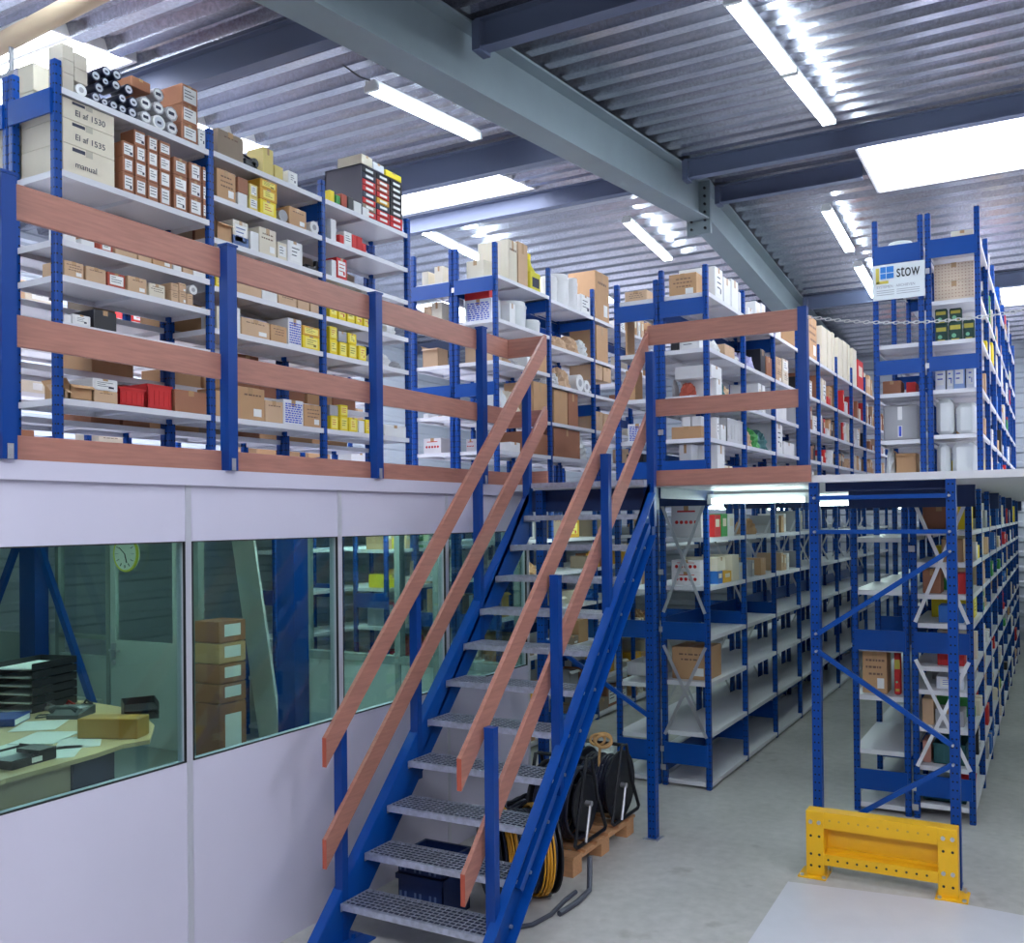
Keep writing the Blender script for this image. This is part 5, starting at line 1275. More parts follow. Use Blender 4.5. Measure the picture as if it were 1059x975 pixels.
 ('Df', 'R', 'third', -0.757, -0.661, 3.789, 0.111, 'dark', 'can'),
 ('Df', 'R', 'fourth', -0.882, -0.792, 3.3, 0.253, 'ptag', 'lab'),
 ('Df', 'R', 'fourth', -0.784, -0.732, 3.3, 0.254, 'ptag', 'lab'),
 ('Df', 'R', 'fourth', -0.732, -0.644, 3.3, 0.247, 'blueprint', 'lab'),
 ('Df', 'R', 'fourth', -0.637, -0.571, 3.3, 0.247, 'ptag', 'lab'),
 ('Df', 'R', 'fifth', -0.889, -0.761, 3.2, 0.126, 'blueprint', 'lab'),
 ('Df', 'R', 'fifth', -0.753, -0.649, 3.2, 0.124, 'ptag', 'lab'),
 ('Df', 'R', 'fifth', -0.642, -0.576, 3.2, 0.124, 'blueprint', 'lab'),
 ('Df', 'L', 'fifth', -1.332, -1.142, 3.216, 0.118, 'brown', 'box'),
 ('Df', 'L', 'fifth', -1.103, -1.026, 3.216, 0.096, 'red', 'box'),
 ('Df', 'L', 'sixth', -1.313, -1.01, 2.824, 0.301, 'grey', 'wrap'),
 ('Df', 'R', 'sixth', -0.922, -0.733, 2.85, 0.303, 'clear', 'pail'),
 ('Df', 'R', 'sixth', -0.718, -0.556, 2.85, 0.258, 'clear', 'pail'),
 ('Df', 'R', 'floor', -0.927, -0.768, 2.48, 0.285, 'clear', 'pail'),
 ('Df', 'R', 'floor', -0.753, -0.561, 2.48, 0.284, 'clear', 'pail'),
 ('Df', 'L', 'floor', -1.326, -1.029, 2.48, 0.215, 'kraft', 'open'),
 ('Df', 'L', 'floor', -1.342, -1.198, 2.48, 0.328, 'clear', 'bag'),
 ('Df', 'L', 'floor', -1.182, -1.055, 2.48, 0.304, 'clear', 'bag'),
 ('Dl', 'L', 'third', -1.337, -1.133, 0.86, 0.325, 'kraft', 'lab'),
 ('Dl', 'L', 'third', -1.085, -1.036, 0.86, 0.327, 'red', 'can'),
 ('Dl', 'R', 'eighth', -0.869, -0.642, 2.08, 0.187, 'brown', 'box'),
 ('Dl', 'R', 'seventh', -0.744, -0.593, 1.85, 0.167, 'kraft', 'box'),
 ('Dl', 'R', 'sixth', -0.875, -0.748, 1.62, 0.175, 'brown', 'box'),
 ('Dl', 'R', 'sixth', -0.649, -0.564, 1.62, 0.15, 'red', 'box'),
 ('Dl', 'R', 'fourth', -0.783, -0.6, 1.12, 0.094, 'red', 'box'),
 ('Dl', 'R', 'fifth', -0.771, -0.599, 1.41, 0.124, 'bluebox', 'box'),
 ('Dl', 'R', 'third', -0.792, -0.602, 0.93, 0.087, 'ptag', 'lab'),
 ('Dl', 'R', 'second', -0.897, -0.81, 0.66, 0.189, 'tan', 'box'),
 ('Dl', 'R', 'second', -0.897, -0.81, 0.66, 0.075, 'tan', 'box'),
 ('Dl', 'R', 'second', -0.803, -0.606, 0.66, 0.117, 'grey', 'box'),
 ('Dl', 'R', 'base', -0.907, -0.834, 0.384, 0.158, 'pinkish', 'box'),
 ('Dl', 'R', 'base', -0.82, -0.597, 0.384, 0.146, 'tealbox', 'crate'),
 ('Dl', 'R', 'floor', -0.891, -0.601, 0.11, 0.028, 'tealbox', 'crate'),
]
# measured goods: settle stacks on what is below them
from collections import defaultdict
shelfz = {}
bykey = defaultdict(list)
for g in GOODS: bykey[g[:3]].append(list(g))
for key, items in bykey.items():
    base = min(i[5] for i in items)
    spec, lv = LV[key[0]]; lv = spec.get(key[1], lv); nb = min(lv, key=lambda q: abs(q - base))
    if abs(nb - base) < .12:
        for i in items: i[5] += nb - base
        base = nb
    items.sort(key=lambda i: (i[5], i[3])); placed = []
    shelf = [i for i in items if i[5] - base < .03]
    for it in items:
        a0, a1, z0, h = it[3], it[4], it[5], it[6]
        sup = base + .001
        for (b0, b1, zt) in placed:
            if min(a1, b1) - max(a0, b0) > .2 * min(a1 - a0, b1 - b0): sup = max(sup, zt)
        if it[5] - base < .03: sup = base + .001
        z = sup; hh = h
        if z > z0 + h - .03 and it[8] not in ('tube', 'hex'): hh = h * .8
        if it[8] in ('tube', 'hex', 'roll'): hh = min(h, (a1 - a0)); hh = max(hh, .04)
        placed.append((a0, a1, z + hh)); it[5], it[6] = z, hh
    xs = 0
    row_end = {}
    for it in sorted(items, key=lambda i: (round(i[5], 2), i[3])):
        # keep neighbours of one row apart
        a0, a1 = it[3], it[4]
        for (b0, b1, z0, z1) in row_end.setdefault('r', []):
            if min(it[5] + it[6], z1) - max(it[5], z0) > .01 and min(a1, b1) - max(a0, b0) > 0:
                if a0 >= b0: a0 = b1 + .001
        if a1 - a0 < .02: continue
        row_end['r'].append((a0, a1, it[5], it[5] + it[6]))
        o = put(it[0], it[1], it[2], a0, a1, it[5], it[6], it[7], it[8])
        if o and it[8].startswith('write'):
            txt = {'write1': 'El af 1530', 'write2': 'El af 1535', 'write3': 'manual'}[it[8]]
            text_mesh('handwriting', txt, .046, INK, o, (RK['A'][1] + .0015, a0 + .08, it[5] + it[6] * .25), (0, 0, 0), .0004)
            t_ = o.children[0]; t_.location = (.07, -.0015, it[6] * .26); t_.rotation_euler = (PI / 2, 0, 0)

# drawer cabinet on the top left shelf and the box on it
dc = thing('drawer_cabinet', 'dark small parts cabinet with red and orange drawers on the top left shelf', 'cabinet', (-4.83, 5.75, 4.53))
cy0, cy1, cz, chh = 5.53, 6.03, 4.531, .40
b = MB().box(-5.02, -4.66, cy0, cy0 + .012, cz, cz + chh).box(-5.02, -4.66, cy1 - .012, cy1, cz, cz + chh).box(-5.02, -4.66, cy0, cy1, cz, cz + .01).box(-5.02, -4.66, cy0, cy1, cz + chh - .01, cz + chh).box(-5.02, -5.01, cy0, cy1, cz, cz + chh)
for k in (1, 2): b.box(-5.02, -4.66, cy0 + (cy1 - cy0) * k / 3 - .006, cy0 + (cy1 - cy0) * k / 3 + .006, cz, cz + chh)
b.build('body', mat('cabinet_dark', (74, 72, 88), .5), dc)
cc = [['red', 'wood', 'red', 'navy', 'red', 'red', 'navy', 'black'], ['red', 'red', 'navy', 'ochre', 'red', 'rust', 'rust', 'black'], ['red', 'red', 'black', 'black', 'black', 'black', 'black', 'black']]
for c in range(3):
    for r in range(8):
        ya = cy0 + .014 + c * (cy1 - cy0) / 3; yb_ = ya + (cy1 - cy0) / 3 - .016; za = cz + .012 + r * .0475
        d = MB().cbox(-4.98, -4.657, ya, yb_, za, za + .042, .002).build('drawer', gm(cc[c][r]), dc)
        MB().box(-4.657, -4.654, ya + .035, yb_ - .03, za + .012, za + .03).build('label_holder', LBW, d)
for (a, b_, hh, c) in ((5.53, 5.66, .075, 'cream'), (5.67, 5.80, .06, 'note'), (5.82, 6.02, .05, 'yellow')):
    put('A', 2, 'cabinet top', a, b_, cz + chh, hh, c, 'box', dep=.24)

# scattered goods on shelves the photograph shows only in passing
def fill(rk, bay, lvl, y0, y1, z, hmax, dens, pal, kinds=('box', 'lab', 'box', 'bag', 'tall', 'tall'), wmin=.07, wmax=.2, seed=0):
    R = random.Random(hash((rk, str(bay), lvl, seed)) & 0xffff if False else sum(ord(c) for c in rk + str(bay) + lvl) * 31 + seed)
    y = y0 + R.uniform(0, .05)
    while y < y1 - wmin:
        w_ = R.uniform(wmin, wmax)
        if R.random() < dens and y + w_ < y1 - .01:
            k = R.choice(kinds); h = R.uniform(.3, .92) * hmax
            if k == 'tall': w_ = min(w_, .08); h = hmax * R.uniform(.7, .95)
            if k == 'roll': h = min(h, w_)
            put(rk, bay, lvl, y, y + w_, z + .001, h, R.choice(pal), k, back=R.uniform(0, .03) if rk not in ('D', 'Dm') else R.uniform(-.03, .02), wait=True)
            y += w_ + R.uniform(.002, .02)
        else: y += w_
MIX = ['kraft', 'tan', 'cream', 'white', 'brown', 'white', 'tan', 'grey']
DMIX = ['kraft', 'tan', 'cream', 'white', 'white', 'red', 'green', 'bluebox', 'yellow', 'black', 'grey', 'cream']
LN = ['top', 'second', 'third', 'fourth', 'fifth', 'sixth', 'seventh', 'eighth', 'ninth']
for i in (1, 2, 3):
    for j, z in enumerate(LB1):
        if i == 1 or (i == 2 and z < 4): continue
        fill('B', i, LN[j], YR[i] + .05, YR[i + 1] - .04, z, .26, .5, MIX)
for i in range(2, 9):
    for j, z in enumerate(LC[:5]):
        if i == 2 and j < 4: continue
        dens = .8
        hm = (.4, .40, .34, .28, .28)[j]
        if j == 4 and i > 5: continue
        if j == 0: continue
        fill('C', i, LN[j], YC[i] + .05, YC[i + 1] - .04, z, hm * .85, dens, ['kraft', 'cream', 'white', 'brown', 'red', 'tan', 'black', 'white'], kinds=('tall', 'tall', 'box', 'lab', 'tall'))
for i in (6, 7): fill('C', i, 'top', YC[i] + .05, YC[i + 1] - .04, 4.02, .34, .95, ['cream', 'tan', 'cream', 'red', 'kraft'], kinds=('tall',), seed=3)
for i in range(0, 6):
    for j, z in enumerate([4.43, 3.95, 3.62, 3.22, 2.85, 2.5]):
        if i == 0 and j < 6:
            fill('D', i, LN[j], YD[i] + .45, YD[i + 1] - .04, z, .24, .8, DMIX); continue
        fill('D', i, LN[j], YD[i] + .05, YD[i + 1] - .04, z, .28, .72, DMIX, wmin=.12, wmax=.28)
for i in range(0, 8):
    for j, z in enumerate([2.08, 1.85, 1.62, 1.41, 1.10, .93, .66, .384, .11]):
        hm = (.24, .19, .19, .17, .26, .13, .23, .23, .23)[j]
        fill('Dm', i, LN[j], YC[i] + (.45 if i == 0 else .05), YC[i + 1] - .04, z, hm, .62 if i < 4 else .5, DMIX, kinds=('box', 'lab', 'box', 'tall', 'tub', 'binder'), wmin=.12, wmax=.28)
for i in (1, 2, 3):
    fill('Cm', i, LN[1], YC[i] + .05, YC[i + 1] - .05, 1.636, .2, .22, MIX)
    fill('Cm', i, LN[0], YC[i] + .05, YC[i + 1] - .05, 2.03, .25, .25, ['black', 'kraft', 'white', 'grey'])
for i in (0, 1, 2, 3):
    for j, z in enumerate(LBL):
        fill('Bm', i, LN[j], YR[i] + .05, YR[i + 1] - .05, z, .27, .75, ['kraft', 'cream', 'wood', 'ochre', 'white', 'brown', 'bluebox', 'grey'], kinds=('box', 'lab', 'bag', 'open', 'box'), wmin=.12, wmax=.3)
for i in range(3):
    for j, z in enumerate([4.45, 4.08, 3.75, 3.45, 3.1, 2.8]):
        fill('Al', i, LN[j], YA[i] + (.48 if i == 0 else .05), YA[i + 1] - .05, z, .33, .92, ['kraft', 'brown', 'black', 'kraft', 'wood'], wmin=.15, wmax=.32, kinds=('box',))
for i in range(4):
    for j, z in enumerate([3.9, 3.55, 3.2, 2.85]):
        fill('A2', i, LN[j], YA2[i] + .05, YA2[i + 1] - .05, z, .28, .5, ['kraft', 'cream', 'tan', 'red', 'white', 'brown'], wmin=.15, wmax=.35, kinds=('box', 'lab'))
for j, z in enumerate([1.9, 1.5, 1.1, .7]):
    fill('Sm', 0, LN[j], 7.65, 8.55, z, .3, .7, DMIX)
fill('Bl', 'L', 'second', -5.38, -4.98, 1.66, .3, 1, ['yellow', 'red', 'cream'], kinds=('lab', 'box'), wmin=.12, wmax=.2)
fill('Bl', 'L', 'third', -5.38, -4.98, 1.3, .28, 1, ['brown', 'kraft', 'red'], kinds=('lab', 'box'), wmin=.12, wmax=.2)
fill('Bl', 'L', 'fourth', -5.38, -4.98, .88, .2, 1, ['bluebox', 'grey'], kinds=('lab', 'box'), wmin=.12, wmax=.2)
fill('Bl', 'R', 'second', -4.90, -4.50, 1.66, .25, 1, ['white', 'ochre', 'cream'], kinds=('lab', 'box', 'bag'), wmin=.12, wmax=.2)
fill('Bl', 'R', 'third', -4.90, -4.50, 1.3, .25, 1, ['kraft', 'ochre', 'white'], kinds=('lab', 'box', 'bag'), wmin=.12, wmax=.2)
WAIT.sort(key=lambda q: -q[0])
room = 285 - BOXN[0]
for q in WAIT[:room]: make(*q[1:])
mm_, ml_ = MB(), []
for q in WAIT[room:]: make(*q[1:], merge=(mm_, ml_))
if mm_.v:
    o = mm_.build('cartons', ml_); tag(o, 'the many remaining small cartons on the far and hidden shelves', 'boxes', kind='stuff')
label_goods()
# large cream cartons on the end of the upper left run
for i, (x0, x1, z, h) in enumerate([(-5.03, -4.72, 4.521, .22), (-5.03, -4.72, 4.742, .17), (-5.03, -4.70, 4.081, .13), (-5.03, -4.70, 4.212, .13), (-5.03, -4.70, 4.343, .08)]):
    pass
for i, (z, h) in enumerate([(4.46, .20), (4.662, .16), (4.09, .11), (4.202, .11), (4.314, .10)]):
    b = MB(); ya_ = 3.13 if i > 1 else 3.24; b.cbox(-5.40, -5.10, ya_, 3.5, z, z + h, .004).mat(1).box(-5.3, -5.24, ya_ - .0015, 3.50, z + .001, z + h + .001)
    o = b.build('carton', [gm('cream'), mat('tape_violet', (190, 184, 200), .3)], loc=(-5.25, 3.3, z))
    tag(o, ('cream carton on the top left corner shelf, %s' if i < 2 else 'long cream carton at the left edge under the blue beam, %s') % ('lower one', 'upper one', 'lowest', 'middle one', 'topmost')[i], 'box', 'cream cartons at the left end')

# ------------------------------------------------------------------ pallet with cable reels under the stairs
pl = thing('pallet', 'wooden pallet on the floor under the stairs carrying cable reels', 'pallet', (-2.95, 5.45, 0))
for x in (-3.22, -2.95, -2.69):
    for y in (5.04, 5.44, 5.84): MB().box(x - .045, x + .045, y, y + .12, .0, .085).build('block', PALW, pl)
for k in range(6): MB().box(-3.27, -2.64, 5.04 + k * .165, 5.04 + k * .165 + .11, .105, .122).build('deck_board', PALW, pl)
for x in (-3.22, -2.95, -2.69): MB().box(x - .045, x + .045, 5.04, 5.96, .085, .105).build('stringer_board', PALW, pl)
def reel(name, label, x0, x1, y, z, R0, cable, frame=True, wraps=14, rc=.010, wr=None, rf=1.0):
    t = thing(name, label, 'cable reel', ((x0 + x1) / 2, y, z - R0))
    RR = R0
    for i, x in enumerate((x0, x1)):
        R0 = RR * (rf if i else 1); b = MB(); b.cyl((x - .008, y, z), (x + .008, y, z), R0, 40)
        b.tube([(x, y + R0 * math.cos(a), z + R0 * math.sin(a)) for a in [2 * PI * k / 40 for k in range(40)]], .010, 6, closed=True)
        f = b.build('flange', BLACK, t, smooth=True)
    R0 = RR
    MB().cyl((x0, y, z), (x1, y, z), R0 * .45, 24).build('drum_core', BLACK, t, smooth=True)
    b = MB(); nn = int((x1 - x0 - .03) / (rc * 2)); rr = wr or R0 * .84
    R = random.Random(int(y * 100))
    for k in range(nn):
        x = x0 + .02 + rc + k * rc * 2; q = rr * R.uniform(.94, 1.03)
        b.tube([(x + .004 * math.sin(3 * a), y + q * math.cos(a), z + q * math.sin(a)) for a in [2 * PI * j / 32 for j in range(32)]], rc, 6, closed=True)
    b.build('wound_cable', cable, t, smooth=True)
    MB().cyl((x0 - .05, y, z), (x1 + .05, y, z), .018, 12).build('axle', ZINC, t, smooth=True)
    if frame:
        for x in (x0 - .04, x1 + .04):
            zb = z - R0
            pts = [(x, y - .20, zb + .013), (x, y + .20, zb + .013), (x, y + .22, zb + .03), (x, y + .10, z + .02), (x, y + .02, z + R0 + .05), (x, y - .05, z + R0 + .06), (x, y - .14, z + .04), (x, y - .22, zb + .03)]
            MB().tube(pts, .012, 8, closed=True).build('stand_frame', BLACK, t, smooth=True)
            MB().tube([(x, y, z), (x + .015, y - .10, zb + .02)], .010, 8).build('stand_strut', ZINC, t, smooth=True)
        MB().tube([(x0 - .04, y - .02, z + R0 + .055), (x1 + .04, y - .02, z + R0 + .055)], .012, 8).build('carry_bar', BLACK, t, smooth=True)
    return t
reel('cable_reel', 'black cable reel on a tube stand at the near end of the pallet', -2.99, -2.70, 5.32, .375, .235, RUBBER, wr=.222, rf=.72)
rl2 = reel('cable_reel', 'black cable reel with an orange hose over it, far end of the pallet', -2.94, -2.68, 5.82, .365, .225, RUBBER)
b = MB()
for k, (dy, r) in enumerate(((0, .055), (.02, .065), (-.03, .06))):
    b.tube([(-2.82 + .03 * k + r * math.cos(a), 5.76 + dy + .35 * r * math.sin(a), .672 + r * math.sin(a) * .6) for a in [2 * PI * j / 20 for j in range(20)]], .010, 8, closed=True)
b.tube([(-2.80, 5.76, .64), (-2.79, 5.72, .55), (-2.78, 5.70, .47)], .010, 8)
o = b.build('hose_loop', HOSEY, loc=(-2.8, 5.76, .68), smooth=True); tag(o, 'orange brown hose looped over the far cable reel', 'hose')
r3 = reel('cable_reel', 'big black drum with two bands of yellow cable, on the floor by the stairs', -2.98, -2.62, 4.66, .26, .245, RUBBER, frame=False, wr=.235)
for xo in (-2.90, -2.69):
    b = MB(); R = random.Random(int(xo * 100))
    for k in range(6):
        q = .252 + .006 * (k % 2); x = xo + .010 * (k - 3) + R.uniform(-.004, .004)
        tl_ = R.uniform(-.25, .25)
        b.tube([(x + .03 * tl_ * math.sin(a), 4.66 + q * math.cos(a), .262 + q * math.sin(a)) for a in [2 * PI * j / 32 for j in range(32)]], .006, 6, closed=True)
    b.build('yellow_band', YCAB, r3, smooth=True)
b = MB()
b.tube([(-2.50, 4.98, .17), (-2.47, 4.92, .10), (-2.44, 4.85, .03), (-2.44, 4.70, .018), (-2.46, 4.52, .016)], .016, 8)
o = b.build('bent_tube', mat('tube_dark_grey', (74, 78, 92), .4), loc=(-2.5, 4.8, 0), smooth=True); tag(o, 'bent dark grey tube lying on the floor by the yellow cable', 'tube')
b = MB().tube([(-2.50, 4.80, .03), (-2.52, 4.70, .013), (-2.50, 4.5, .013), (-2.53, 4.34, .013), (-2.60, 4.26, .013)], .013, 8)
o = b.build('bent_tube', mat('tube_dark_grey', (74, 78, 92), .4), loc=(-2.6, 4.6, 0), smooth=True); tag(o, 'second dark tube on the floor, its open end toward the stairs', 'tube')
r3.rotation_euler = (0, 0, .85)
# heap of black cable behind the reel
b = MB(); R = random.Random(5)
for k in range(16):
    r = R.uniform(.12, .24); zc = .14 + k * .012; xx, yy = -3.19 + R.uniform(-.02, .02), 5.3 + R.uniform(-.05, .05)
    b.tube([(xx + r * .35 * math.cos(a), yy + r * math.sin(a) * 1.1, zc + .01 * math.sin(3 * a + k)) for a in [2 * PI * j / 24 for j in range(24)]], .011, 6, closed=True)
o = b.build('cable_coil', RUBBER, loc=(-3.1, 5.2, .12), smooth=True); tag(o, 'heap of coiled black cable on the pallet behind the treads', 'cable')
b = MB(); 
b.tube([(-3.25, 5.7, .45), (-3.05, 5.5, .62), (-2.9, 5.35, .70)], .014, 8).tube([(-3.2, 5.75, .40), (-3.0, 5.55, .56), (-2.85, 5.42, .66)], .012, 8)
# blue plastic crates
def crate(x0, x1, y0, y1, z, h, label):
    t = thing('plastic_crate', label, 'crate', ((x0 + x1) / 2, (y0 + y1) / 2, z)); c = MB(); w_ = .006
    c.box(x0, x1, y0, y1, z, z + w_)
    for (a0, a1, b0, b1) in ((x0, x1, y0, y0 + w_), (x0, x1, y1 - w_, y1), (x0, x0 + w_, y0, y1), (x1 - w_, x1, y0, y1)): c.box(a0, a1, b0, b1, z, z + h)
    c.build('body', CRATEB, t)
    r = MB(); q = .012
    r.box(x0 - q, x1 + q, y0 - q, y0, z + h - .03, z + h).box(x0 - q, x1 + q, y1, y1 + q, z + h - .03, z + h).box(x0 - q, x0, y0, y1, z + h - .03, z + h).box(x1, x1 + q, y0, y1, z + h - .03, z + h); r.build('rim', CRATEB, t)
    r = MB()
    for k in range(9):
        xx = x0 + (x1 - x0) * (k + .5) / 9
        if k % 3 != 2: r.box(xx - .006, xx + .006, y0 - .004, y0 + .001, z + h * .15, z + h * .6)
    r.build('slot', mat('slot_pale', (90, 110, 150), .5), t)
crate(-3.27, -2.97, 4.14, 4.40, 0, .24, 'dark blue plastic crate standing under the lower treads')
crate(-3.27, -2.97, 4.14, 4.40, .242, .10, 'shallow dark blue crate stacked on the crate under the treads')
b, mts, sm = item_mb('bag', 'clear', .42, .22, .35, 77)
o = bpy.data.objects.new('plastic_bag', b.mesh('plastic_bag', mts)); COL.objects.link(o); o.location = (-3.85, 7.3, 0); tag(o, 'crumpled pale plastic bag on the floor in the aisle behind the stairs', 'bag')

# ------------------------------------------------------------------ office contents
dsk = thing('desk', 'beech corner desk inside the office behind the left window', 'desk', (-6.2, 3.9, 0))
top = [(-5.06, 1.3), (-5.2, 2.9), (-5.33, 3.2), (-5.35, 3.5), (-5.38, 3.8), (-5.44, 4.03), (-5.39, 4.2), (-5.75, 4.52), (-6.2, 4.76), (-6.6, 4.86), (-7.1, 4.9), (-7.9, 4.6), (-7.9, 3.2), (-6.7, 2.9), (-6.3, 1.3)]
MB().prism(top, .722, .75).build('desktop', DESKW, dsk)
MB().bar((-5.30, 1.6, .56), (-5.44, 3.72, .56), .02, .32).build('modesty_panel', DESKP, dsk)
MB().box(-5.50, -5.40, 3.66, 3.88, 0, .722).build('leg', mat('desk_leg_dark', (38, 38, 66), .4), dsk)
MB().box(-7.3, -7.2, 4.4, 4.5, 0, .722).box(-6.4, -6.3, 4.5, 4.6, 0, .722).build('leg', mat('desk_leg_dark', (38, 38, 66), .4), dsk)
bx = MB(); bx.cbox(0, .42, 0, .16, 0, .135, .006)
o = bx.build('wooden_box', mat('amber_wood', (186, 138, 62), .35, noise=.06, scale=4, stretch=(1, 8, 1))); o.location = (-5.86, 4.0, .751); o.rotation_euler = (0, 0, .42)
tag(o, 'amber brown rounded wooden box standing on the desk', 'box')
def tray_stack(x, y, rz, n, label, s=1.0, papers=True):
    t = thing('letter_tray_stack', label, 'letter trays', (x, y, .751)); t.rotation_euler = (0, 0, rz)
    for k in range(n):
        z = k * .065; b = MB()
        b.box(0, .26 * s, 0, .34 * s, z, z + .004).box(0, .004, 0, .34 * s, z, z + .055).box(.26 * s - .004, .26 * s, 0, .34 * s, z, z + .055).box(0, .26 * s, .336 * s, .34 * s, z, z + .055)
        me = b.mesh('tray', BLACK); q = bpy.data.objects.new('tray', me); COL.objects.link(q); q.parent = t
        if papers:
            me = MB().box(.015, .24 * s, .0, .31 * s, z + .005, z + .015).mesh('paper_stack', PAPER); p_ = bpy.data.objects.new('paper_stack', me); COL.objects.link(p_); p_.parent = q
tray_stack(-7.30, 4.30, .25, 6, 'tall stack of black letter trays at the back of the desk', 1.35)
tray_stack(-6.05, 4.50, 1.0, 2, 'low pair of black letter trays behind the wooden box', .9, False)
def sheet(cx, cy, rz, w_, l_, label, z=.751, t_=.002, m_=None, nm='paper_sheet', cat='paper'):
    me = MB().box(-w_ / 2, w_ / 2, -l_ / 2, l_ / 2, 0, t_).mesh(nm, m_ or PAPER); o = bpy.data.objects.new(nm, me); COL.objects.link(o); o.location = (cx, cy, z); o.rotation_euler = (0, 0, rz)
    tag(o, label, cat)
sheet(-6.08, 3.92, .5, .3, .36, 'white paper in the middle of the desk, left of the wooden box', t_=.006)
sheet(-5.76, 3.95, .9, .26, .36, 'white paper sheet in front of the wooden box')
sheet(-5.62, 3.72, .8, .22, .34, 'white paper sheet nearest the desk edge, beside the black file')
sheet(-6.50, 4.15, .7, .3, .34, 'white paper under the blue binder beside the telephone')
sheet(-6.02, 3.66, .3, .22, .3, 'white paper behind the black file box')
bi = thing('ring_binder', 'blue ring binder lying flat at the left side of the desk', 'binder', (-6.84, 4.06, .754)); bi.rotation_euler = (0, 0, .65)
for nm, bx_, mt_ in (('cover', (-.16, .16, -.14, .14, 0, .055), mat('binder_blue', (30, 70, 160), .4)), ('page_block', (-.14, .161, -.13, .13, .005, .045), PAPER)):
    me = MB().cbox(*bx_, .002).mesh(nm, mt_); q = bpy.data.objects.new(nm, me); COL.objects.link(q); q.parent = bi
fb = thing('file_box', 'black open file box with white cards near the front of the desk', 'box', (-5.62, 3.46, .751)); fb.rotation_euler = (0, 0, .12)
me = MB().box(-.17, .14, -.16, .14, 0, .006).box(-.17, .14, -.16, -.154, 0, .05).box(-.17, .14, .134, .14, 0, .07).box(-.17, -.164, -.16, .14, 0, .06).box(.134, .14, -.16, .14, 0, .05).box(-.05, .14, .02, .14, .05, .075).mesh('case', BLACK)
q = bpy.data.objects.new('case', me); COL.objects.link(q); q.parent = fb
me = MB().box(-.15, -.02, -.13, .10, .01, .05).box(.141, .143, -.03, .04, .012, .042).mesh('card_stack', PAPER); q = bpy.data.objects.new('card_stack', me); COL.objects.link(q); q.parent = fb
ph = thing('telephone', 'dark grey desk telephone with handset left of the wooden box', 'telephone', (-6.6, 4.46, .751)); ph.rotation_euler = (0, 0, .45)
for nm, pts, r in (('handset', [(-.10, -.09, .06), (-.06, -.1, .085), (.06, -.1, .085), (.10, -.09, .06)], [.024, .016, .016, .024]), ('cord', [(-.10, -.09, .02), (-.2, -.12, .012), (-.24, -.02, .012), (-.14, .02, .012)], .006)):
    me = MB().tube(pts, r, 8).mesh(nm, mat('phone_grey', (52, 64, 70), .4), smooth=True); q = bpy.data.objects.new(nm, me); COL.objects.link(q); q.parent = ph
me = MB().poly([(-.12, -.12, 0), (.12, -.12, 0), (.12, .12, 0), (-.12, .12, 0), (-.12, -.12, .03), (.12, -.12, .03), (.12, .12, .065), (-.12, .12, .065)], [(0, 1, 2, 3), (4, 5, 6, 7), (0, 1, 5, 4), (1, 2, 6, 5), (2, 3, 7, 6), (3, 0, 4, 7)]).mesh('base', mat('phone_grey', (52, 64, 70), .4)); q = bpy.data.objects.new('base', me); COL.objects.link(q); q.parent = ph
me = MB().box(.02, .1, -.02, .08, .05, .062).mesh('keypad', gm('grey')); q = bpy.data.objects.new('keypad', me); COL.objects.link(q); q.parent = ph
for i, (x, y, c, l_) in enumerate(((-6.95, 4.62, 'red', 'red tape dispenser among the small things behind the telephone'), (-6.85, 4.70, 'black', 'black stapler behind the telephone on the desk'), (-7.02, 4.50, 'grey', 'grey pen tray beside the tall letter trays'))):
    b, mts, sm = item_mb('tool', c, .13, .06, .1, 300 + i); o = bpy.data.objects.new('desk_tool', b.mesh('desk_tool', mts)); COL.objects.link(o); o.location = (x, y, .751); tag(o, l_, 'stationery')
# clock, column with braces, radiator, boxes, leaning panel
ck = thing('wall_clock', 'round wall clock with a yellow rim high on the office back wall', 'clock', (-8.2, 6.16, 1.93))
b = MB().cyl((-8.2, 6.16, 1.90), (-8.2, 6.12, 1.90), .17, 32); b.build('face', mat('clock_face', (216, 222, 212), .5), ck)
MB().tube([(-8.2 + .17 * math.cos(a), 6.13, 1.90 + .17 * math.sin(a)) for a in [2 * PI * j / 32 for j in range(32)]], .014, 8, closed=True).build('rim', mat('clock_yellow', (206, 206, 70), .4), ck, smooth=True)
b = MB()
for k in range(12):
    a = 2 * PI * k / 12; b.bar((-8.2 + .10 * math.sin(a), 6.118, 1.90 + .11 * math.cos(a)), (-8.2 + .14 * math.sin(a), 6.118, 1.90 + .14 * math.cos(a)), .003, .012, up=(0, 1, 0))
b.build('hour_mark', INK, ck); MB().bar((-8.2, 6.116, 1.90), (-8.17, 6.116, 1.81), .003, .012, up=(0, 1, 0)).bar((-8.2, 6.116, 1.90), (-8.28, 6.116, 1.96), .003, .010, up=(0, 1, 0)).build('hand', BLACK, ck)
cl = thing('braced_column', 'blue steel column with slanting braces at the far left of the office', 'column', (-9.55, 6.05, 0))
MB().box(-9.68, -9.42, 5.97, 6.12, 0, DZ - .08).build('column', BLUE_D, cl)
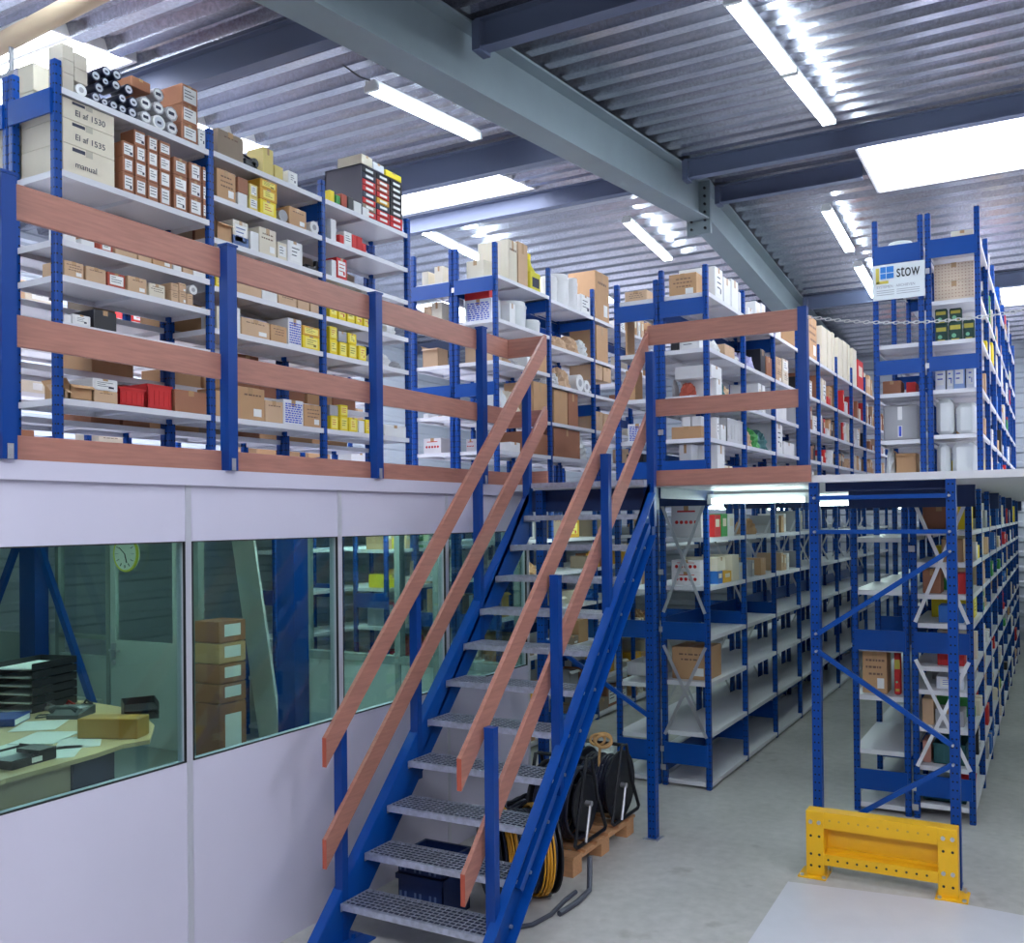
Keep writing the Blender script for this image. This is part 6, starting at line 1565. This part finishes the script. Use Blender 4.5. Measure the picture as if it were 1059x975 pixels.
MB().bar((-9.4, 6.0, 2.0), (-8.43, 6.0, .2), .05, .07).build('brace', BLUE, cl); MB().bar((-9.7, 6.0, 2.1), (-10.3, 6.0, 1.1), .05, .07).build('brace', BLUE, cl)
c2 = thing('steel_column', 'thick blue square column beside the opening in the office back wall', 'column', (-5.9, 6.05, 0))
MB().box(-6.02, -5.82, 5.98, 6.15, 0, DZ - .08).build('column', BLUE_D, c2)
MB().box(-6.08, -5.79, 5.95, 6.17, 0, .012).build('base_plate', BLUE, c2)
MB().box(-9.28, -8.6, 6.10, 6.16, .12, .42).build('radiator', mat('radiator_white', (215, 220, 210), .5)); 
o = bpy.data.objects['radiator']; tag(o, 'low pale radiator under the partition beside the office door', 'radiator')
b = MB()
for i in range(16): b.box(-9.26 + i * .041, -9.25 + i * .041, 6.095, 6.1, .15, .39)
b.build('radiator_grille', FRAMEG, o, loc=(0, 0, 0)).parent = o
for k, (z, h, c) in enumerate(((0, .62, 'brown'), (.622, .17, 'brown'), (.794, .17, 'brown'), (.966, .18, 'kraft'), (1.148, .19, 'brown'))):
    b = MB(); b.cbox(-6.72, -6.42, 5.70, 6.0, z + .006, z + h, .004); b.mat(1).box(-6.419, -6.4185, 5.76, 5.94, z + h * .3, z + h * .85)
    o = b.build('carton', [gm(c), LBW], loc=(-6.57, 5.85, z)); tag(o, 'labelled brown carton in the office floor stack, %s' % ('bottom', 'second from bottom', 'middle', 'second from top', 'top')[k], 'box', 'cartons stacked in the office')
b = MB().poly([(-7.68, 6.9, 0), (-7.0, 6.95, 0), (-7.0, 6.98, 0), (-7.68, 6.93, 0), (-7.75, 7.0, 2.2), (-7.35, 7.0, 2.2), (-7.35, 7.03, 2.2), (-7.75, 7.03, 2.2)], [(0, 1, 2, 3), (4, 5, 6, 7), (0, 1, 5, 4), (1, 2, 6, 5), (2, 3, 7, 6), (3, 0, 4, 7)])
b = MB(); b.bar((-6.98, 6.85, 0.0), (-7.42, 6.9, 2.1), .03, .30, up=(1, 0, 0))
o = b.build('leaning_panel', mat('panel_white', (225, 230, 225), .4), loc=(-7.2, 6.9, 0)); tag(o, 'tall white panel leaning behind the opening in the office back wall', 'panel')
